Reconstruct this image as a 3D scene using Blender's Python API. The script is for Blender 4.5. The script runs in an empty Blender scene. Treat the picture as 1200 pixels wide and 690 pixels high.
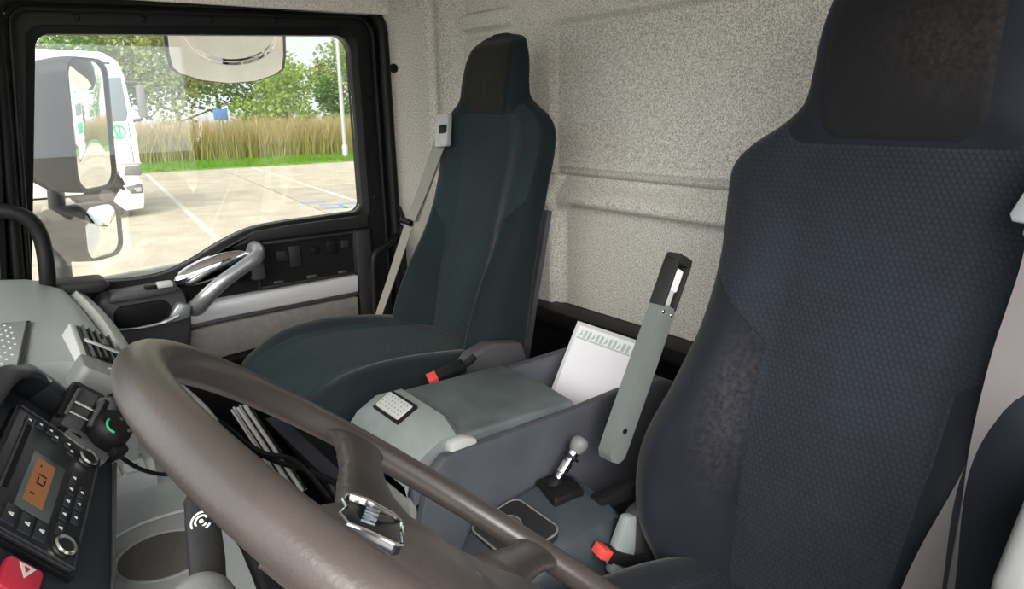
import bpy, bmesh, math, random
import numpy as np
from mathutils import Vector, Matrix
random.seed(7)
D = bpy.data; SC = bpy.context.scene; COL = SC.collection
R = math.radians

# ------------------------------------------------------------------ camera
# X runs to the rear of the truck, Y across the cab to the passenger door, Z up; z=0 is the cab floor
cam = D.cameras.new('camera'); camo = D.objects.new('camera', cam); COL.objects.link(camo)
YAW, PIT, ROL = R(36.4), R(14.3), R(1.1)
fw = Vector((math.sin(YAW)*math.cos(PIT), math.cos(YAW)*math.cos(PIT), -math.sin(PIT)))
r0 = Vector((math.cos(YAW), -math.sin(YAW), 0)); u0 = r0.cross(fw)
rt = r0*math.cos(ROL) - u0*math.sin(ROL); up = rt.cross(fw)
m = Matrix((rt, up, -fw)).transposed().to_4x4(); m.translation = (0, 0, 1.15)
camo.matrix_world = m
cam.sensor_fit = 'HORIZONTAL'; cam.sensor_width = 36; cam.lens = 860/1200*36
cam.shift_y = -6/1200; cam.clip_start = .01; cam.clip_end = 400
SC.camera = camo

# ------------------------------------------------------------------ sky, sun, exposure
wd = D.worlds.new('sky'); SC.world = wd; wd.use_nodes = True
bg = wd.node_tree.nodes['Background']; bg.inputs[0].default_value = (.88, .94, 1, 1); bg.inputs[1].default_value = .8
sun = D.lights.new('sun', 'SUN'); sun.energy = 4.2; sun.angle = R(60); sun.color = (1, .95, .87)
so = D.objects.new('sun', sun); COL.objects.link(so)
so.rotation_euler = Vector((-.62, -.70, .62)).to_track_quat('Z', 'Y').to_euler()
SC.view_settings.view_transform = 'Standard'; SC.view_settings.look = 'None'
SC.view_settings.exposure = 1.3; SC.view_settings.gamma = 1
SC.view_settings.use_curve_mapping = False

# ------------------------------------------------------------------ mesh helper
class B:
    def __init__(s, M=None): s.bm = bmesh.new(); s.M = M
    def v(s, p):
        p = Vector(p)
        return s.bm.verts.new(s.M @ p if s.M else p)
    def face(s, vs):
        try: return s.bm.faces.new(vs)
        except ValueError: return None
    def box(s, x0, x1, y0, y1, z0, z1, bev=0, seg=2):
        vs = [s.v((x, y, z)) for x in (x0, x1) for y in (y0, y1) for z in (z0, z1)]
        fs = [s.face([vs[i] for i in q]) for q in ((0,1,3,2),(4,6,7,5),(0,4,5,1),(2,3,7,6),(0,2,6,4),(1,5,7,3))]
        if bev: s.bevel(fs, bev, seg)
        return s
    def bevel(s, fs, bev, seg=2, ang=.3):
        s.bm.normal_update()
        es = {e for f in fs if f for e in f.edges if len(e.link_faces) == 2 and e.calc_face_angle(0) > ang}
        bmesh.ops.bevel(s.bm, geom=list(es), offset=bev, segments=seg, profile=.5, affect='EDGES')
    def prism(s, poly, ax, a0, a1, bev=0, seg=2):
        """poly in the two other axes, in cyclic order of the remaining axes of xyz"""
        def mk(p, a):
            if ax == 'x': return (a, p[0], p[1])
            if ax == 'y': return (p[0], a, p[1])
            return (p[0], p[1], a)
        A = [s.v(mk(p, a0)) for p in poly]; Bv = [s.v(mk(p, a1)) for p in poly]
        n = len(poly); fs = [s.face(A[::-1]), s.face(Bv)]
        fs += [s.face((A[i], A[(i+1) % n], Bv[(i+1) % n], Bv[i])) for i in range(n)]
        if bev: s.bevel(fs, bev, seg, .5)
        return s
    def loft(s, rings, closed=True, caps=True):
        vr = [[s.v(p) for p in r] for r in rings]
        for a, b in zip(vr, vr[1:]):
            n = len(a)
            for i in range(n if closed else n-1):
                s.face((a[i], a[(i+1) % n], b[(i+1) % n], b[i]))
        if caps and closed: s.face(vr[0][::-1]); s.face(vr[-1])
        return s
    def grid(s, fn, nu, nv):
        vs = [[s.v(fn(i/nu, j/nv)) for i in range(nu+1)] for j in range(nv+1)]
        for j in range(nv):
            for i in range(nu): s.face((vs[j][i], vs[j][i+1], vs[j+1][i+1], vs[j+1][i]))
        return s
    def tube(s, pts, r, n=10, closed=False, flat=1.0, upv=None):
        pts = [Vector(p) for p in pts]; N = len(pts)
        rs = r if isinstance(r, (list, tuple)) else [r]*N
        rings = []; prev = None
        for i, p in enumerate(pts):
            if closed: t = pts[(i+1) % N] - pts[i-1]
            else: t = pts[min(i+1, N-1)] - pts[max(i-1, 0)]
            t.normalize()
            if upv: a = Vector(upv)
            elif prev is not None: a = prev
            else: a = Vector((0, 0, 1)) if abs(t.z) < .9 else Vector((1, 0, 0))
            a = a - t*a.dot(t); a.normalize(); prev = a; b = t.cross(a)
            rings.append([p + a*rs[i]*flat*math.cos(k*2*math.pi/n) + b*rs[i]*math.sin(k*2*math.pi/n) for k in range(n)])
        if closed: rings.append(rings[0]); return s.loft(rings, True, False)
        return s.loft(rings)
    def lathe(s, org, axis, prof, n=24):
        org = Vector(org); t = Vector(axis).normalized()
        a = t.orthogonal().normalized(); b = t.cross(a)
        return s.loft([[org + t*h + a*r*math.cos(k*2*math.pi/n) + b*r*math.sin(k*2*math.pi/n) for k in range(n)] for r, h in prof])
def smooth_path(pts, sub=6, closed=False):
    P = [Vector(p) for p in pts]; n = len(P); out = []
    for i in range(n if closed else n-1):
        if closed: a, b, c, d = P[i-1], P[i], P[(i+1) % n], P[(i+2) % n]
        else: a, b, c, d = P[max(i-1, 0)], P[i], P[i+1], P[min(i+2, n-1)]
        for k in range(sub):
            t = k/sub
            out.append(.5*((2*b) + (c-a)*t + (2*a-5*b+4*c-d)*t*t + (3*b-a-3*c+d)*t**3))
    if not closed: out.append(P[-1])
    return out
def wpos(o):
    p = Vector((0, 0, 0))
    while o: p += o.location; o = o.parent
    return p
def obj(name, b, mat, parent=None, kind=None, sharp=38, flat=False):
    bm = b.bm
    bmesh.ops.remove_doubles(bm, verts=bm.verts, dist=1e-6)
    bmesh.ops.recalc_face_normals(bm, faces=bm.faces)
    me = D.meshes.new(name); bm.to_mesh(me); bm.free()
    if not flat:
        for p in me.polygons: p.use_smooth = True
        me.set_sharp_from_angle(angle=R(sharp))
    me.materials.append(mat)
    o = D.objects.new(name, me); COL.objects.link(o)
    if parent:
        o.parent = parent; me.transform(Matrix.Translation(-wpos(parent)))
    if kind: o['kind'] = kind
    return o
def thing(name, loc, label, cat, group=None):
    o = D.objects.new(name, None); COL.objects.link(o); o.location = loc; o.empty_display_size = .05
    o['label'] = label; o['category'] = cat
    if group: o['group'] = group
    return o
def tag(o, label, cat, group=None):
    o['label'] = label; o['category'] = cat
    if group: o['group'] = group
    return o
def struct(name, loc=(0, 0, 0), label=None):
    o = D.objects.new(name, None); COL.objects.link(o); o.location = loc; o['kind'] = 'structure'; o.empty_display_size = .05
    if label: o['label'] = label
    return o
def text(name, s, size, M, mat, parent, depth=.0006):
    cu = D.curves.new('t', 'FONT'); cu.body = s; cu.size = size; cu.extrude = depth; cu.align_x = 'CENTER'; cu.align_y = 'CENTER'
    o = D.objects.new('t', cu); COL.objects.link(o)
    dg = bpy.context.evaluated_depsgraph_get(); me = D.meshes.new_from_object(o.evaluated_get(dg))
    D.objects.remove(o); D.curves.remove(cu)
    me.transform(M); me.name = name; me.materials.clear(); me.materials.append(mat)
    o = D.objects.new(name, me); COL.objects.link(o)
    if parent: o.parent = parent; me.transform(Matrix.Translation(-wpos(parent)))
    return o
def frame(o, ex, ey):
    ex = Vector(ex).normalized(); ey = Vector(ey); ey = (ey - ex*ey.dot(ex)).normalized(); ez = ex.cross(ey)
    M = Matrix((ex, ey, ez)).transposed().to_4x4(); M.translation = Vector(o); return M
def sst(a, b, x):
    t = min(1, max(0, (x-a)/(b-a))); return t*t*(3-2*t)
def tab(T):
    xs = [a for a, _ in T]; ys = [b for _, b in T]
    def fn(x):
        # monotone-ish smooth interpolation
        if x <= xs[0]: return ys[0]
        if x >= xs[-1]: return ys[-1]
        i = int(np.searchsorted(xs, x)) - 1; h = xs[i+1]-xs[i]; t = (x-xs[i])/h
        d = lambda k: 0 if k in (0, len(xs)-1) else (ys[k+1]-ys[k-1])/(xs[k+1]-xs[k-1])
        m0, m1 = d(i)*h, d(i+1)*h
        return (2*t**3-3*t*t+1)*ys[i] + (t**3-2*t*t+t)*m0 + (-2*t**3+3*t*t)*ys[i+1] + (t**3-t*t)*m1
    return fn
def rrect(x0, x1, z0, z1, r, n=5):
    out = []
    for cx, cz, a in ((x1-r, z1-r, 0), (x0+r, z1-r, 90), (x0+r, z0+r, 180), (x1-r, z0+r, 270)):
        for k in range(n+1): out.append((cx+r*math.cos(R(a+90*k/n)), cz+r*math.sin(R(a+90*k/n))))
    return out

# ------------------------------------------------------------------ materials
def mat(name, col, rough=.5, metal=0, spec=.5, noise=None, bump=None, sheen=0, coat=0, emit=None):
    """noise=(scale, amount) colour mottling; bump=(scale, strength, distance)"""
    m = D.materials.new(name); m.use_nodes = True; nt = m.node_tree; p = nt.nodes['Principled BSDF']
    p.inputs['Base Color'].default_value = (*col, 1); p.inputs['Roughness'].default_value = rough
    p.inputs['Metallic'].default_value = metal; p.inputs['Specular IOR Level'].default_value = spec
    if sheen: p.inputs['Sheen Weight'].default_value = sheen; p.inputs['Sheen Roughness'].default_value = .4
    if coat: p.inputs['Coat Weight'].default_value = coat
    tc = nt.nodes.new('ShaderNodeTexCoord')
    if noise:
        n = nt.nodes.new('ShaderNodeTexNoise'); n.inputs['Scale'].default_value = noise[0]; n.inputs['Detail'].default_value = 5
        nt.links.new(tc.outputs['Object'], n.inputs['Vector'])
        r = nt.nodes.new('ShaderNodeValToRGB'); r.color_ramp.elements[0].position = .3; r.color_ramp.elements[1].position = .7
        a = noise[1]
        r.color_ramp.elements[0].color = (*[c*(1-a) for c in col], 1); r.color_ramp.elements[1].color = (*[min(1, c*(1+a)) for c in col], 1)
        nt.links.new(n.outputs['Fac'], r.inputs['Fac']); nt.links.new(r.outputs['Color'], p.inputs['Base Color'])
    if bump:
        n = nt.nodes.new('ShaderNodeTexNoise'); n.inputs['Scale'].default_value = bump[0]; n.inputs['Detail'].default_value = 3
        nt.links.new(tc.outputs['Object'], n.inputs['Vector'])
        bp = nt.nodes.new('ShaderNodeBump'); bp.inputs['Strength'].default_value = bump[1]; bp.inputs['Distance'].default_value = bump[2]
        nt.links.new(n.outputs['Fac'], bp.inputs['Height']); nt.links.new(bp.outputs['Normal'], p.inputs['Normal'])
    if emit:
        p.inputs['Emission Color'].default_value = (*emit[0], 1); p.inputs['Emission Strength'].default_value = emit[1]
    return m
def hexmat(name, col, ax, pitch=.0085, sheen=.12):
    """velour with an embossed honeycomb; ax = the two object axes the cloth lies in"""
    m = mat(name, col, .85, spec=.25, sheen=sheen, noise=(9, .18)); nt = m.node_tree; p = nt.nodes['Principled BSDF']; L = nt.links.new
    tc = nt.nodes.new('ShaderNodeTexCoord'); k = 2*math.pi/(pitch*.866); prev = None
    for a in (90, 210, 330):
        d = nt.nodes.new('ShaderNodeVectorMath'); d.operation = 'DOT_PRODUCT'
        v = [0, 0, 0]; v['xyz'.index(ax[0])] = math.cos(R(a))*k; v['xyz'.index(ax[1])] = math.sin(R(a))*k
        d.inputs[1].default_value = v; L(tc.outputs['Object'], d.inputs[0])
        c = nt.nodes.new('ShaderNodeMath'); c.operation = 'COSINE'; L(d.outputs['Value'], c.inputs[0])
        if prev is None: prev = c.outputs[0]
        else:
            s = nt.nodes.new('ShaderNodeMath'); s.operation = 'ADD'; L(prev, s.inputs[0]); L(c.outputs[0], s.inputs[1]); prev = s.outputs[0]
    mr = nt.nodes.new('ShaderNodeMapRange'); mr.inputs[1].default_value = -1.2; mr.inputs[2].default_value = 1.0; L(prev, mr.inputs[0])
    bp = nt.nodes.new('ShaderNodeBump'); bp.inputs['Strength'].default_value = .5; bp.inputs['Distance'].default_value = .0013
    L(mr.outputs[0], bp.inputs['Height']); L(bp.outputs['Normal'], p.inputs['Normal'])
    # slightly paler cloth on top of each cell
    src = p.inputs['Base Color'].links[0].from_socket
    mx = nt.nodes.new('ShaderNodeMix'); mx.data_type = 'RGBA'; mx.inputs[7].default_value = (*[c*2.0 for c in col], 1)
    sc = nt.nodes.new('ShaderNodeMath'); sc.operation = 'MULTIPLY'; sc.inputs[1].default_value = .3; L(mr.outputs[0], sc.inputs[0])
    L(sc.outputs[0], mx.inputs[0]); L(src, mx.inputs[6]); L(mx.outputs[2], p.inputs['Base Color'])
    return m
def stained(name, col, scol, centre, size, sheen=.14):
    """velour with a dusty patch of its own shape around an object-space point"""
    m = mat(name, col, .9, spec=.2, sheen=sheen, noise=(12, .2), bump=(900, .25, .0006)); nt = m.node_tree; p = nt.nodes['Principled BSDF']; L = nt.links.new
    tc = nt.nodes.new('ShaderNodeTexCoord')
    mp = nt.nodes.new('ShaderNodeMapping'); mp.vector_type = 'TEXTURE'; mp.inputs['Location'].default_value = centre; mp.inputs['Scale'].default_value = size
    L(tc.outputs['Object'], mp.inputs['Vector'])
    g = nt.nodes.new('ShaderNodeTexGradient'); g.gradient_type = 'SPHERICAL'; L(mp.outputs[0], g.inputs[0])
    n = nt.nodes.new('ShaderNodeTexNoise'); n.inputs['Scale'].default_value = 130; n.inputs['Detail'].default_value = 8; n.inputs['Roughness'].default_value = .75; L(tc.outputs['Object'], n.inputs['Vector'])
    nr = nt.nodes.new('ShaderNodeMapRange'); nr.inputs[1].default_value = .4; nr.inputs[2].default_value = .72; L(n.outputs['Fac'], nr.inputs[0])
    mu = nt.nodes.new('ShaderNodeMath'); mu.operation = 'MULTIPLY'; L(g.outputs['Fac'], mu.inputs[0]); L(nr.outputs[0], mu.inputs[1])
    src = p.inputs['Base Color'].links[0].from_socket
    mx = nt.nodes.new('ShaderNodeMix'); mx.data_type = 'RGBA'; mx.inputs[7].default_value = (*scol, 1)
    L(mu.outputs[0], mx.inputs[0]); L(src, mx.inputs[6]); L(mx.outputs[2], p.inputs['Base Color'])
    return m
def speckle(name, lo, hi, scale):
    m = mat(name, lo, .95, spec=.15); nt = m.node_tree; p = nt.nodes['Principled BSDF']; L = nt.links.new
    tc = nt.nodes.new('ShaderNodeTexCoord')
    n = nt.nodes.new('ShaderNodeTexNoise'); n.inputs['Scale'].default_value = scale; n.inputs['Detail'].default_value = 3; n.inputs['Roughness'].default_value = .7
    L(tc.outputs['Object'], n.inputs['Vector'])
    r = nt.nodes.new('ShaderNodeValToRGB'); e = r.color_ramp.elements
    e[0].position = .39; e[0].color = (*lo, 1); e[1].position = .58; e[1].color = (*hi, 1)
    L(n.outputs['Fac'], r.inputs['Fac']); L(r.outputs['Color'], p.inputs['Base Color'])
    bp = nt.nodes.new('ShaderNodeBump'); bp.inputs['Strength'].default_value = .3; bp.inputs['Distance'].default_value = .001
    L(n.outputs['Fac'], bp.inputs['Height']); L(bp.outputs['Normal'], p.inputs['Normal'])
    return m
def glass(name, tint=(.80, .80, .77), dirt=.03):
    m = D.materials.new(name); m.use_nodes = True; nt = m.node_tree; nt.nodes.clear(); L = nt.links.new
    out = nt.nodes.new('ShaderNodeOutputMaterial'); tr = nt.nodes.new('ShaderNodeBsdfTransparent'); tr.inputs[0].default_value = (*tint, 1)
    gl = nt.nodes.new('ShaderNodeBsdfGlossy'); gl.inputs['Roughness'].default_value = 0
    lw = nt.nodes.new('ShaderNodeLayerWeight'); lw.inputs[0].default_value = .5
    pw = nt.nodes.new('ShaderNodeMath'); pw.operation = 'POWER'; pw.inputs[1].default_value = 5; L(lw.outputs['Facing'], pw.inputs[0])
    ma = nt.nodes.new('ShaderNodeMath'); ma.operation = 'MULTIPLY_ADD'; ma.inputs[1].default_value = .90; ma.inputs[2].default_value = .10; L(pw.outputs[0], ma.inputs[0])
    mx = nt.nodes.new('ShaderNodeMixShader'); L(ma.outputs[0], mx.inputs[0]); L(tr.outputs[0], mx.inputs[1]); L(gl.outputs[0], mx.inputs[2])
    df = nt.nodes.new('ShaderNodeBsdfTranslucent'); df.inputs[0].default_value = (.8, .8, .76, 1)
    tc = nt.nodes.new('ShaderNodeTexCoord'); n = nt.nodes.new('ShaderNodeTexNoise'); n.inputs['Scale'].default_value = 7; n.inputs['Detail'].default_value = 8; L(tc.outputs['Object'], n.inputs['Vector'])
    mr = nt.nodes.new('ShaderNodeMapRange'); mr.inputs[1].default_value = .4; mr.inputs[2].default_value = .75; mr.inputs[4].default_value = dirt; L(n.outputs['Fac'], mr.inputs[0])
    m2 = nt.nodes.new('ShaderNodeMixShader'); L(mr.outputs[0], m2.inputs[0]); L(mx.outputs[0], m2.inputs[1]); L(df.outputs[0], m2.inputs[2])
    L(m2.outputs[0], out.inputs['Surface']); return m
def leafmat(name, a, b, trans=.35):
    m = D.materials.new(name); m.use_nodes = True; nt = m.node_tree; nt.nodes.clear(); L = nt.links.new
    out = nt.nodes.new('ShaderNodeOutputMaterial'); df = nt.nodes.new('ShaderNodeBsdfDiffuse'); tl = nt.nodes.new('ShaderNodeBsdfTranslucent')
    tc = nt.nodes.new('ShaderNodeTexCoord'); n = nt.nodes.new('ShaderNodeTexNoise'); n.inputs['Scale'].default_value = 1.6; n.inputs['Detail'].default_value = 6
    n.inputs['Roughness'].default_value = .7
    L(tc.outputs['Object'], n.inputs['Vector'])
    r = nt.nodes.new('ShaderNodeValToRGB'); e = r.color_ramp.elements; e[0].position = .35; e[0].color = (*a, 1); e[1].position = .65; e[1].color = (*b, 1)
    L(n.outputs['Fac'], r.inputs['Fac']); L(r.outputs[0], df.inputs[0]); L(r.outputs[0], tl.inputs[0])
    mx = nt.nodes.new('ShaderNodeMixShader'); mx.inputs[0].default_value = trans; L(df.outputs[0], mx.inputs[1]); L(tl.outputs[0], mx.inputs[2]); L(mx.outputs[0], out.inputs[0])
    return m
M_wall = speckle('speckled_lining', (.36, .335, .295), (.90, .88, .83), 360)
M_liner = speckle('pale_headliner', (.5, .48, .44), (.78, .76, .71), 260)
M_blk = mat('black_plastic', (.007, .007, .008), .5, spec=.22, bump=(400, .1, .0005))
M_rub = mat('black_rubber', (.006, .006, .0065), .5, spec=.2)
M_char = mat('charcoal_plastic', (.020, .0195, .021), .5, spec=.3, bump=(500, .15, .0005))
M_dgrey = mat('dark_grey_plastic', (.050, .051, .055), .5, bump=(500, .15, .0005))
M_mgrey = mat('mid_grey_plastic', (.15, .155, .16), .5, noise=(14, .12), bump=(500, .12, .0005))
M_dash = mat('grey_dash_plastic', (.26, .275, .285), .42, noise=(5, .06), bump=(700, .12, .0004))
M_lgrey = mat('light_grey_plastic', (.42, .43, .43), .4, bump=(600, .08, .0004))
M_silver = mat('silver_paint', (.66, .66, .69), .36, .3)
M_handle = mat('brushed_silver', (.40, .41, .43), .32, .7)
M_steel = mat('steel', (.6, .6, .6), .25, 1)
M_chrome = mat('chrome', (.85, .85, .86), .07, 1)
M_doorgrey = mat('brown_grey_panel', (.17, .165, .162), .6, noise=(60, .12), bump=(600, .2, .0006))
M_wheel = mat('brown_grey_leather', (.056, .045, .043), .34, spec=.75, noise=(22, .14), bump=(420, .22, .0009))
M_lid = mat('scuffed_lid_plastic', (.085, .102, .106), .48, noise=(16, .22), bump=(500, .15, .0005))
M_box = mat('blue_grey_plastic', (.055, .058, .072), .5, noise=(10, .22), bump=(500, .15, .0005))
M_latch = mat('grey_latch', (.20, .225, .23), .42, noise=(30, .08))
M_paper = mat('paper', (.80, .79, .86), .8)
M_print = mat('grey_print', (.42, .5, .47), .8)
M_sleeve = mat('clear_sleeve_edge', (.55, .57, .58), .25)
M_red = mat('red_plastic', (.62, .06, .05), .4)
M_pink = mat('red_switch', (.6, .03, .07), .35)
M_white = mat('white_print', (.8, .8, .8), .5)
M_belt = mat('belt_webbing', (.115, .105, .112), .8, spec=.2, bump=(1500, .3, .0005))
M_belt2 = mat('pale_belt_webbing', (.25, .24, .22), .8, spec=.2, bump=(1500, .3, .0005))
M_grip = mat('grey_armrest', (.135, .152, .153), .45, noise=(20, .06))
M_mirror = mat('mirror_glass', (.93, .94, .94), .0, 1)
M_amber = mat('amber_display', (.33, .13, .055), .4, emit=((.8, .3, .1), .02))
M_dispgrey = mat('display_bezel', (.09, .11, .11), .3)
M_radio = mat('radio_front', (.016, .018, .022), .35, bump=(600, .06, .0003))
M_panel = mat('navy_black_panel', (.022, .025, .034), .42, bump=(500, .25, .0006))
M_green = mat('green_print', (.03, .42, .2), .4)
PCOL = (.0072, .0130, .0155); DCOL = (.0090, .0110, .0172)
M_pvel = mat('passenger_velour', PCOL, .85, spec=.2, sheen=.14, noise=(10, .2), bump=(900, .2, .0006))
M_phex = hexmat('passenger_honeycomb', (.0105, .0195, .0225), 'yz')
M_phexc = hexmat('passenger_honeycomb_seat', (.0100, .0215, .0250), 'xy', sheen=.04)
M_phead = stained('passenger_head_cloth', (.0095, .0105, .0105), (.04, .037, .03), (.36, 0, 1.2), (.2, .12, .12))
M_dhead = stained('driver_head_cloth', (.0085, .0092, .0115), (.040, .031, .023), (.34, -.055, 1.215), (.25, .14, .10))
M_dvel = stained('driver_velour', DCOL, (.050, .045, .050), (.24, .155, .70), (.3, .05, .18))
M_dhex = hexmat('driver_honeycomb', (.0112, .0142, .0215), 'yz')
M_dhexc = hexmat('driver_honeycomb_seat', (.0112, .0142, .0215), 'xy', sheen=.04)
M_glass = glass('door_glass'); M_wglass = glass('windscreen_glass', (.97, .98, .97), .0)
M_wpaint = mat('white_paint', (.82, .83, .84), .25, coat=.5)
M_concrete = None

# ------------------------------------------------------------------ cab shell
# floor
obj('floor', B().box(-.75, 1.3, -.05, 2.0, -.04, 0), M_char, kind='structure')
# back wall lining with pressed panels
def wall_d(y, z):
    d = .004*math.sin(y*3)*0
    e = .014
    # upper panel pressed back inside a rounded frame
    def inside(y0, y1, z0, z1, r):
        qx = max(abs(y-(y0+y1)/2) - ((y1-y0)/2-r), 0); qz = max(abs(z-(z0+z1)/2) - ((z1-z0)/2-r), 0)
        return r - math.hypot(qx, qz)
    d -= .020*sst(-.006, .006, inside(.25, 1.535, .50, 1.345, .035))
    d -= .018*sst(-.008, .008, inside(.25, 1.525, .40, .882, .05))
    # moulded line, undercut and cross beam between the two panels
    k = sst(1.60, 1.55, y)*sst(.2, .25, y)
    d += .006*math.exp(-((z-.984)/.006)**2)*k
    if z < .968: d -= .024*sst(.968, .955, z)*(1-sst(.955, .900, z)*1.45)*k*sst(.86, .885, z)
    # small pressed shelf high up beside the corner
    d += .028*sst(-.007, .007, inside(1.70, 1.925, 1.352, 1.40, .014))
    d += .012*sst(-.01, .01, inside(1.62, 1.93, 1.0, 1.33, .03))
    # crown towards the roof
    d += .10*max(0, (z-1.46)/.16)**2
    return d
NY, NZ = 240, 200
bw = B().grid(lambda a, c: (1.27 - wall_d(-.02+1.97*a, .55+1.07*c), -.02+1.97*a, .55+1.07*c), NY, NZ)
wall_back = obj('wall_back', bw, M_wall, kind='structure', sharp=60)
# black lower part of the back wall, its folded top lip and recess
lo = B(); lo.box(1.285, 1.32, -.02, 1.97, 0, .60)
lo.prism([(1.215, .572), (1.225, .60), (1.29, .604), (1.29, .556), (1.225, .556)], 'y', -.02, 1.97, .004)
obj('lower_lining', lo, M_blk, wall_back)
br = B(); br.prism([(1.18, .02), (1.285, .02), (1.285, .45), (1.25, .45)], 'y', 1.42, 1.44)
br.tube(smooth_path([(1.26, 1.5, .1), (1.2, 1.46, .32), (1.21, 1.40, .46), (1.27, 1.36, .5)]), .012, 8)
obj('bracket', br, M_char, wall_back)
# passenger side wall behind the door, turning the corner
def side(a, c):
    z = .0 + 1.62*c
    if a < .55: x = 1.018 + (1.20-1.018)*a/.55; y = 1.975
    else:
        t = (a-.55)/.45*math.pi/2; x = 1.20 + .075*math.sin(t); y = 1.90 + .075*math.cos(t)
    g = .007*math.exp(-((z-(1.41+.12*(x-1.0)))/.005)**2)
    rib = .01*math.exp(-((x-1.18)/.014)**2)*sst(.8, 1.0, z)
    k = .10*max(0, (z-1.46)/.16)**2
    return (x, y + g - rib - k, z)
wall_right = obj('wall_right', B().grid(side, 40, 130), M_wall, kind='structure', sharp=60)
# strip above the door and roof corner, and the outside skin
tp = B(); tp.prism([(1.935, 1.392), (1.985, 1.392), (2.03, 1.40), (2.03, 1.62), (1.80, 1.64), (1.80, 1.61), (1.90, 1.55), (1.94, 1.47)], 'x', -.35, 1.02, 0)
obj('roof_side_lining', tp, M_liner, wall_right)
sk = B(); sk.box(1.02, 1.36, 2.03, 2.06, -.35, 1.64, .01)
obj('outer_skin', sk, M_wpaint, wall_right)
obj('door_jamb', B().box(-.1, 1.03, 1.995, 2.03, 1.36, 1.42).box(.995, 1.03, 1.985, 2.03, .0, 1.42), M_blk, wall_right)
gm = B(); gm.lathe((1.046, 1.9735, 1.251), (0, -1, 0), [(.0, .0), (.013, .0), (.0125, .004), (.009, .006), (.008, .003), (0, .002)], 20)
obj('grommet', gm, M_blk, wall_right)
# ceiling
obj('ceiling', B().box(-.45, 1.34, -.05, 2.05, 1.60, 1.64, .01), M_liner, kind='structure')
# driver side: pillar behind the open door, sill and header
wl = B(); wl.box(.98, 1.3, -.09, -.03, 0, 1.62, .01); wl.box(-.3, 1.0, -.09, -.03, 1.45, 1.62, .01); wl.box(-.72, 1.0, -.09, -.03, -.05, .06)
obj('wall_left', wl, M_dgrey, kind='structure')
# front wall under the windscreen, windscreen posts
wf = B(); wf.box(-.78, -.72, -.05, 2.03, -.05, .80)
wf.prism([(-.76, .80), (-.70, .80), (-.38, 1.62), (-.45, 1.62)], 'y', -.09, -.02); wf.prism([(-.76, .80), (-.70, .80), (-.38, 1.62), (-.45, 1.62)], 'y', 1.95, 2.03)
obj('wall_front', wf, M_dgrey, kind='structure')
ws = B(); ws.prism([(-.735, .80), (-.73, .80), (-.412, 1.61), (-.417, 1.61)], 'y', -.03, 1.96)
obj('window_2', ws, M_wglass, kind='structure')
# passenger windscreen post and the fixed side in front of the door
ap = B(); ap.prism([(-.62, .0), (.055, .0), (.05, .74), (.075, 1.0), (.128, 1.39), (-.42, 1.42), (-.66, .8)], 'y', 1.975, 2.03, 0)
ap.prism([(-.10, .72), (.035, .72), (.112, 1.40), (-.03, 1.42)], 'y', 1.925, 1.985, .012)
apo = obj('trim_1', ap, M_blk, kind='structure')
for dx in (-.035, -.012):
    obj('pillar_ridge', B().tube([(dx+.035, 1.93, .73), (dx+.11, 1.93, 1.40)], .006, 8), M_rub, apo)

# ------------------------------------------------------------------ passenger door
def seg(p, q, n): return [(p[0]+(q[0]-p[0])*k/n, p[1]+(q[1]-p[1])*k/n) for k in range(n)]
def arc(c, r, a0, a1, n): return [(c[0]+r*math.cos(R(a0+(a1-a0)*k/n)), c[1]+r*math.sin(R(a0+(a1-a0)*k/n))) for k in range(n)]
def loop(top0, top1, rtr, right_b, rbr, bottom, left_b, rtl):
    """clockwise from top left; returns 4 sides each with a fixed count"""
    P = []
    P += seg((top0[0]+rtl, top0[1]), (top1[0]-rtr, top1[1]), 20)
    P += arc((top1[0]-rtr, top1[1]-rtr), rtr, 90, 0, 8)
    P += seg((top1[0], top1[1]-rtr), (right_b[0], right_b[1]+rbr), 14)
    P += arc((right_b[0]-rbr, right_b[1]+rbr), rbr, 0, -90, 8)
    xs = np.linspace(right_b[0]-rbr, left_b[0], 41)[:40]
    P += [(x, bottom(x)) for x in xs]
    P += seg((left_b[0], bottom(left_b[0])), (top0[0]-.004, top0[1]-rtl), 16)
    P += arc((top0[0]+rtl-.004, top0[1]-rtl), rtl, 180, 90, 8)
    return P
botz = tab([(.085, .762), (.19, .748), (.30, .738), (.37, .742), (.44, .765), (.52, .803), (.60, .831), (.68, .840), (.78, .843), (.92, .846)])
inner = loop((.178, 1.317), (.928, 1.337), .042, (.931, .846), .03, botz, (.088, 0), .035)
mid = loop((.160, 1.335), (.945, 1.356), .048, (.948, .82), .03, lambda x: botz(x)-.022, (.075, 0), .04)
outer = loop((.124, 1.372), (.998, 1.398), .058, (1.004, .60), .01, lambda x: .60, (.045, 0), .04)
door = struct('door_1', (.5, 2.0, 0), 'black passenger door with silver strip and cleared window')
df = B()
df.loft([[(x, 2.035, z) for x, z in inner], [(x, 1.998, z) for x, z in inner], [(x, 1.990, z) for x, z in mid], [(x, 1.984, z) for x, z in mid],
         [(x, 1.984, z) for x, z in outer], [(x, 2.04, z) for x, z in outer]], True, False)
obj('window_frame', df, M_blk, door, sharp=30)
# lower door panel in three steps
dp = B(); dp.box(.045, 1.004, 1.985, 2.04, -.02, .605)
obj('door_panel', dp, M_char, door)
obj('outer_skin', B().prism([(.05, -.35), (1.015, -.35), (1.015, .84), (.62, .83), (.44, .755), (.05, .735)], 'y', 2.04, 2.065, .006), M_wpaint, door)
# waist shelf under the glass (proud of the frame)
obj('waist_trim', B().prism([(.60, .826), (.70, .833), (.935, .838), (.935, .802), (.60, .800), (.52, .786), (.46, .757), (.42, .738), (.43, .748), (.50, .783)], 'y', 1.972, 1.988, .005), M_char, door)
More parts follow.
